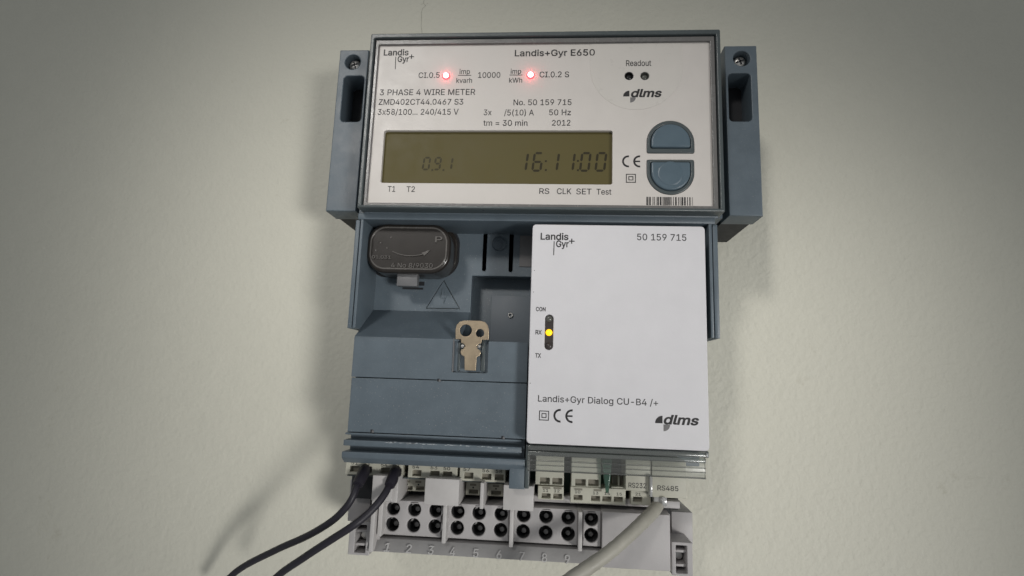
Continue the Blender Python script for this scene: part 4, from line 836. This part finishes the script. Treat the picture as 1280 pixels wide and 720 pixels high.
for px, hs, lb in (((502, 597.5, 532, 614), [(505.5, 607.5, 515.5, 612.5), (519.5, 608, 530, 613)], ((509, 601.8), (523, 602.4))),
                   ((582, 602.5, 600, 619), [(586, 612, 597.5, 617)], ((591.5, 606),)), ((609.5, 604.5, 629, 620.5), [(614, 613.5, 626.5, 618.5)], ((620, 607.6),))):
    o = socket_block('lower_connector', px, hs, 48, 6, root)
    for x, y in lb:
        a, z = P(x, y, 48)
        boxes('release_slot', [(a - 1.6, z - .5, a + 1.6, z + .5, 47, 48.1)], SOCK, o, 0)
        c = P(x, y + 3.4, 48)
        lathe('test_point', c, [(.45, 47.5), (.45, 48.08), (0, 48.08)], BLACK, o, 10)

DT = 58
TB = 'terminal_block'
zt1, zt0 = Z(600, 630.5, DT), Z(600, 676, DT)
zle = Z(600, 697.6, 64)
TILT = 4.0 / ((zt0 - .9) - zle)
xt0, xt1 = X(464, 650, DT), X(838, 675, DT)
body = boxes('terminal_block', [(xt0 + .5, zle + .3, xt1 - .5, zt1 - .3, 2, 46)], GREY, root, 0.3)
boxes('terminal_shelf', [(X(478, 630, DT), zt1 - 1.5, xt1, zt1, 34, DT - .6)], GREY, body, 0.3)
prism('numbered_ledge', [(3, zt0 - .9), (59.5, zt0 - .9), (63.5, zle), (3, zle)], xt0 + .2, X(752, 690, 62), LEDGE, body, 0.25)
z_r1, z_r2 = Z(598, 641.2, DT), Z(598, 661.4, DT)
groups = [(478.5, 552.6, (490.8, 517.2, 544)), (558.5, 636.6, (571.6, 598.2, 626)), (642, 722, (654, 682.2, 710.3)), (728.5, 751, (739.2,))]
for a, b, cols in groups:
    ym = 652 + (a + b - 1200) / 2 * .065
    xa, xb = X(a, ym, DT), X(b, ym, DT)
    hs = []
    for c in cols:
        yc = 651 + (c - 598) * .065
        hs += [(X(c, yc, DT), z_r1), (X(c, yc, DT), z_r2)]
    o = plate('terminal_insert', [[(xa, zt0 + .35), (xb, zt0 + .35), (xb, zt1 - .05), (xa, zt1 - .05)]] + [circ(h, 3.3, 32) for h in hs], 46.5, DT, GREY, body, 0.5)
for a, b, cols in groups:
    for c in cols:
        yc = 651 + (c - 598) * .065
        for z in (z_r1, z_r2):
            xc = X(c, yc, DT)
            t = lathe('terminal_hole', (xc, z), [(3.28, 56.6), (3.2, 47.3), (0, 47.2)], HOLE, body, 24)
            k = random.uniform(-12, 12)
            plate('terminal_clamp', [circ((xc, z + .25), 2.75, 16, 20 + k, 165 + k) + circ((xc, z + .9), 1.5, 10, 20 + k, 165 + k)[::-1]], 47.4, 53.0, CLAMP, t, 0.25)
            lathe('clamp_screw', (xc + .1, z - 1.2), [(1.55, 47.4), (1.5, 50.4), (1.1, 50.9), (0, 50.9)], CLAMP, t, 14)
boxes('insert_gap', [(xt0 + 1, zt0 - 1.2, X(752, 680, DT), zt0 + .6, 40, 47.5)], BLACK, body, 0)
for px in (555.5, 639.3, 725.3):
    yc = 655 + (px - 598) * .065
    xc = X(px, yc, 64)
    boxes('divider', [(xc - .95, zt0 - .6, xc + .95, zt1 + .2, 46, 64)], GREYW, body, 0.35)
boxes('end_wall', [(X(463.5, 645, 66), Z(470, 690.5, 66), X(468.8, 645, 66), Z(470, 597, 66), 8, 66), (X(472, 650, 64), Z(474, 671, 64), X(477.5, 650, 64), Z(474, 600, 64), 8, 63.5)], GREYW, body, 0.35)
boxes('end_wall_core', [(X(464.5, 645, 60), Z(470, 689, 60), X(476.5, 645, 60), Z(470, 601, 60), 8, 60)], GREY, body, 0)
def barrier(x0, y0, x1, y1, d=66):
    bx('barrier', (x0, y0, x1, y1), 36, d, GREYW, body, 0.35)
bx('barrier', (465, 594.5, 490.5, 626.5), 38, 66.6, GREYW, body, 0.35)
bx('barrier', (489.8, 596, 497.5, 628.5), 38, 65.6, GREYW, body, 0.35)
bx('barrier', (530.8, 598.5, 573.6, 632), 38, 66.3, GREYW, body, 0.35)
bx('barrier', (600, 603.5, 604.4, 636.5), 38, 66.3, GREYW, body, 0.3)
bx('barrier', (629, 607, 667, 638.4), 38, 66.3, GREYW, body, 0.35)
# raised numerals 1 to 9 on the ledge
for i, (px, py) in enumerate(((484.5, 688), (511.5, 690), (539, 692), (566, 693.8), (595, 696), (624, 698.2), (652.5, 700), (680.5, 702), (709, 704))):
    text(str(i + 1), px - 3.3, px + 3.3, 695.2 + (px - 598) * .066, 8.6, 61.9, body, NUM, bold=12, raise_=0.3, thick=0.7, name='numeral', tilt=TILT)
# blank end panel and its upper shelf
bx('end_panel', (752.5, 641.5, 838, 712), 3, 61, GREY, body, 0.5)
bx('upper_shelf', (667.5, 622.5, 850, 631.5), 10, 55.5, GREY, body, 0.4)
bx('panel_shade_strip', (752, 632, 838, 642), 8, 44, BLACK, body, 0)  # black strip paints the shade above the end panel
# fixing lugs at the ends of the terminal block
def end_lug(px0, px1, hx0, hx1, dy):
    r = R(px0, 652 + dy, px1, 694 + dy, 52)
    h = R(hx0, 656 + dy, hx1, 691 + dy, 52)
    o = plate('fixing_lug', [rrect(r, .5), rrect(h, .4)], 4, 52, GREY, root, 0.35)
    boxes('lug_floor', [(*shr(h, -.3), 3, 34)], BLACK, o, 0)
    c = ((h[0] + h[2]) / 2, (h[1] + h[3]) / 2)
    sc = lathe('screw', (c[0], c[1]), [(2.3, 34), (2.3, 44), (1.9, 45), (0, 45.3)], STEEL, o)
    boxes('lug_bridge', [(h[0], c[1] + 2.6, h[2], c[1] + 3.8, 34, 50), (h[0], c[1] - 3.8, h[2], c[1] - 2.6, 34, 50)], GREY, o, 0.2)
end_lug(436, 462.5, 443.5, 457.5, 0)
end_lug(839.5, 866, 845, 859, 26)
bx('side_shoulder', (436, 600, 463, 652), 3, 36, GREY, root, 0.4)
bx('side_shoulder', (839.5, 640, 866, 680), 3, 36, GREY, root, 0.4)

# ------------------------------------------------------------------ communication module
mod = thing('communication_module', 'white plug-in communication module with amber light, covering the lower right half of the meter', 'module',
            (X(770, 600, 60), -40, Z(770, 612, 60)))
mr = (XMOD, Z(750, 558.3, 83), X(884, 418, 83), Z(750, 281.3, 83))
boxes('module_body', [(mr[0] + .8, mr[1] + .6, mr[2] - .8, mr[3] - .6, 48.5, 80.2)], FRAME, mod, 0.4)
slot_r = R(681, 393.3, 691.4, 437.4, 83)
fc = plate('front_cover', [rrect(mr, 1.8), rrect(slot_r, 1.9, 8)], 78, 83, WHITE, mod, 0.45, res=3)
plate('light_slot', [rrect(shr(slot_r, -.1), 1.9, 8)], 79, 82.2, SLOT, mod, 0)
for py, m in ((398.5, LENSG), (415.6, AMBER), (432.5, SLOT)):
    lathe('indicator_light', P(686.2, py, 82.5), [(1.6, 82), (1.55, 82.6), (1.2, 83.0), (.6, 83.2), (0, 83.25)], m, mod, 20)
M = 83
landis_logo(675.6, 291.8, 1.09, M, fc)
for s, a, b, y, c, bo in (('50 159 715', 796.3, 858, 300.6, 8.0, 0), ('CON', 669.8, 682, 388.9, 4.9, 14), ('RX', 669.3, 677.2, 417.9, 5.2, 14), ('TX', 668.8, 676.3, 446.9, 5.2, 14),
                          ('Landis+Gyr Dialog CU-B4 /+', 672.4, 822.6, 504.6, 7.9, 0)):
    text(s, a, b, y, c, M, fc, bold=bo + 6)
double_square((673.8, 513.3, 686.2, 525.6), M, fc)
ce_mark((691.7, 511.3, 716, 528.4), M, fc)
dlms_logo(818.5, 529.2, 1.13, M, fc)
text('dlms', 829.5, 874, 530.6, 11.0, M, fc, bold=28, shear=0.22)
for px, py in ((668, 338), (667, 365), (662.8, 479)):
    lathe('speck', P(px, py, M), [(.22, 82.9), (.2, 83.05), (0, 83.08)], SLOT, fc, 8)
# green circuit board and cream connectors under the clear cover
bx('circuit_board', (663, 566, 790, 629), 38, 46, PCB, mod, 0)
Q = 62
q1 = socket_block('wire_connector', (669.5, 569.5, 705, 606.3), [(674.8, 597, 687, 605.2), (690.3, 597.6, 702.6, 605.6)], Q, 14, mod)
q2 = socket_block('wire_connector', (714.3, 571.5, 751.2, 608.6), [(719, 599, 732, 607.4), (735.3, 599.6, 748.6, 607.9)], Q, 14, mod)
q3 = socket_block('wire_connector', (672.3, 608, 704.6, 624.8), [(677, 616.8, 688, 623), (691.6, 617.2, 702.5, 623.6)], 60, 12, mod)
q4 = socket_block('wire_connector', (713, 609.8, 782, 630), [(717, 618.8, 728, 625), (738.8, 620, 750, 626.3), (753, 620.6, 764, 627), (767.5, 621.2, 778.6, 627.8)], 60, 12, mod)
for o, s, x, y in ((q3, '11', 682, 614.8), (q3, '12', 696, 615.4), (q4, '10', 722, 616.6), (q4, '13', 744.5, 618), (q4, '14', 759, 618.6), (q4, '15', 774, 619.3)):
    text(s, x - 3.4, x + 3.4, y, 3.4, 60, o)
for x, y in ((683, 609.8), (697, 610.3), (723, 611.6), (747, 612.8)):
    a, z = P(x, y, 60)
    boxes('release_slot', [(a - 1.9, z - .45, a + 1.9, z + .45, 58.5, 60.1)], SOCK, q3 if x < 700 else q4, 0)
bx('dark_opening', (765.2, 594.5, 782, 609), 40, 54, SOCK, mod, 0)
bx('opening_partition', (772.5, 594.5, 774.5, 609), 50, 57, CREAM, mod, 0.2)
bx('opening_shelf', (764, 608.5, 783, 613.5), 46, 59, CREAM, mod, 0.3)
s1 = bx('socket_housing', (782, 574, 813.4, 614), 40, 64, CREAM, mod, 0.4)
s2 = bx('socket_housing', (815, 576, 858, 622.5), 40, 64.6, CREAM, mod, 0.4)
text('RS232', 785.6, 807.8, 609.8, 6.0, 64, s1)
text('RS485', 821.8, 848, 613.3, 6.0, 64.6, s2)
bx('socket_rib', (812.2, 594.5, 815.8, 621.5), 50, 66.5, CLEARW, mod, 0.4)  # milky white of the rib stands in for a highlight on clear plastic
q5 = socket_block('wire_connector', (788.5, 611.5, 813.6, 631.5), [(791.5, 621.3, 803, 627.6)], 60, 12, mod)
text('21', 794.3, 801, 619.4, 3.4, 60, q5)
boxes('jack_opening', [(X(817, 628, 58), Z(838, 640, 56), X(852, 628, 58), Z(838, 622, 58), 36, 50)], LENS, mod, 0)
# clear cover strip with stepped rails
cv = (XMOD + .6, Z(750, 592.8, 79), mr[2] - .6, Z(750, 562.2, 79))
cover = boxes('clear_cover', [(cv[0], cv[1], cv[2], cv[3], 76.2, 78)], CLEAR, mod, 0.3)
for y0, y1, d, m in ((560.3, 566.4, 80.4, MILKY), (567.8, 573.3, 79.4, MILKY), (578.5, 580.2, 78.9, CLEAR), (584.4, 585.6, 78.8, CLEAR), (591, 593, 78.9, CLEAR)):
    boxes('cover_rail', [(cv[0] + .1, Z(750, y1, d), cv[2] - .1, Z(750, y0, d), 77.4, d)], m, cover, 0.35)
bx('cover_seat', (662.5, 559.5, 886, 567.5), 56, 74, FRAME, mod, 0.3)
gp = [P(x, y, 66) for x, y in ((752.6, 574), (765.2, 574.4), (763.2, 600), (760.8, 616), (757.8, 617), (755, 600))]
plate('green_post', [gp], 62, 66, GREENC, mod, 0.5)

# ------------------------------------------------------------------ wires and cable
def p3(px, py, d):
    x, z = P(px, py, d)
    return (x, -d, z)
def wire(name, label, pts, boot, r, rb):
    w = tube(name, pts, r, WIRE, None, 14)
    tag(w, label, 'wire', 'black wires plugged into the left connectors')
    tube('ferrule_boot', boot, rb, WIRE, w, 16, 4)
wire('black_wire', 'black wire curving down left from the second boot, in front of the light grey barrier',
     [p3(489, 597, 64), p3(484.5, 611, 69), p3(474, 627, 73), p3(458, 644, 76), p3(440, 658, 78), p3(412, 676, 76), p3(380, 697, 70), p3(345, 722, 60), p3(318, 755, 45)],
     [p3(497, 586, 56), p3(494.5, 589.5, 61), p3(490.5, 599, 66), p3(486.8, 607, 69)], 1.75, [1.9, 2.9, 2.9, 2.5])
wire('black_wire', 'leftmost black wire, running off left from the boot at the end of the connectors',
     [p3(450, 596, 64), p3(445.5, 609, 69), p3(440.5, 622, 71), p3(431, 636, 71), p3(414, 652, 69), p3(384, 670, 62), p3(344, 688, 50), p3(296, 714, 36), p3(258, 752, 24)],
     [p3(458.5, 584, 56), p3(456, 588, 61), p3(451, 598, 66), p3(447, 606, 69)], 1.7, [1.9, 2.9, 2.9, 2.5])
cab = tube('data_cable', [p3(824.5, 628, 60), p3(817, 639, 66), p3(803, 653, 73), p3(784, 671, 78), p3(762, 690, 82), p3(737, 708, 85), p3(706, 729, 88), p3(660, 765, 88)],
           [2.6, 3.0, 3.0, 2.95, 3.0, 3.05, 3.0, 3.0], CABLE, None, 20, 8, bump=0.05)
tag(cab, 'thick pale grey data cable running down left from the socket marked RS485', 'cable')
bx('cable_plug', (817.5, 619, 834, 633), 48, 64.2, CLEARW, cab, 0.5)
bx('plug_latch', (827.5, 621.5, 832, 631), 64.4, 66.2, CLEARW, cab, 0.4)
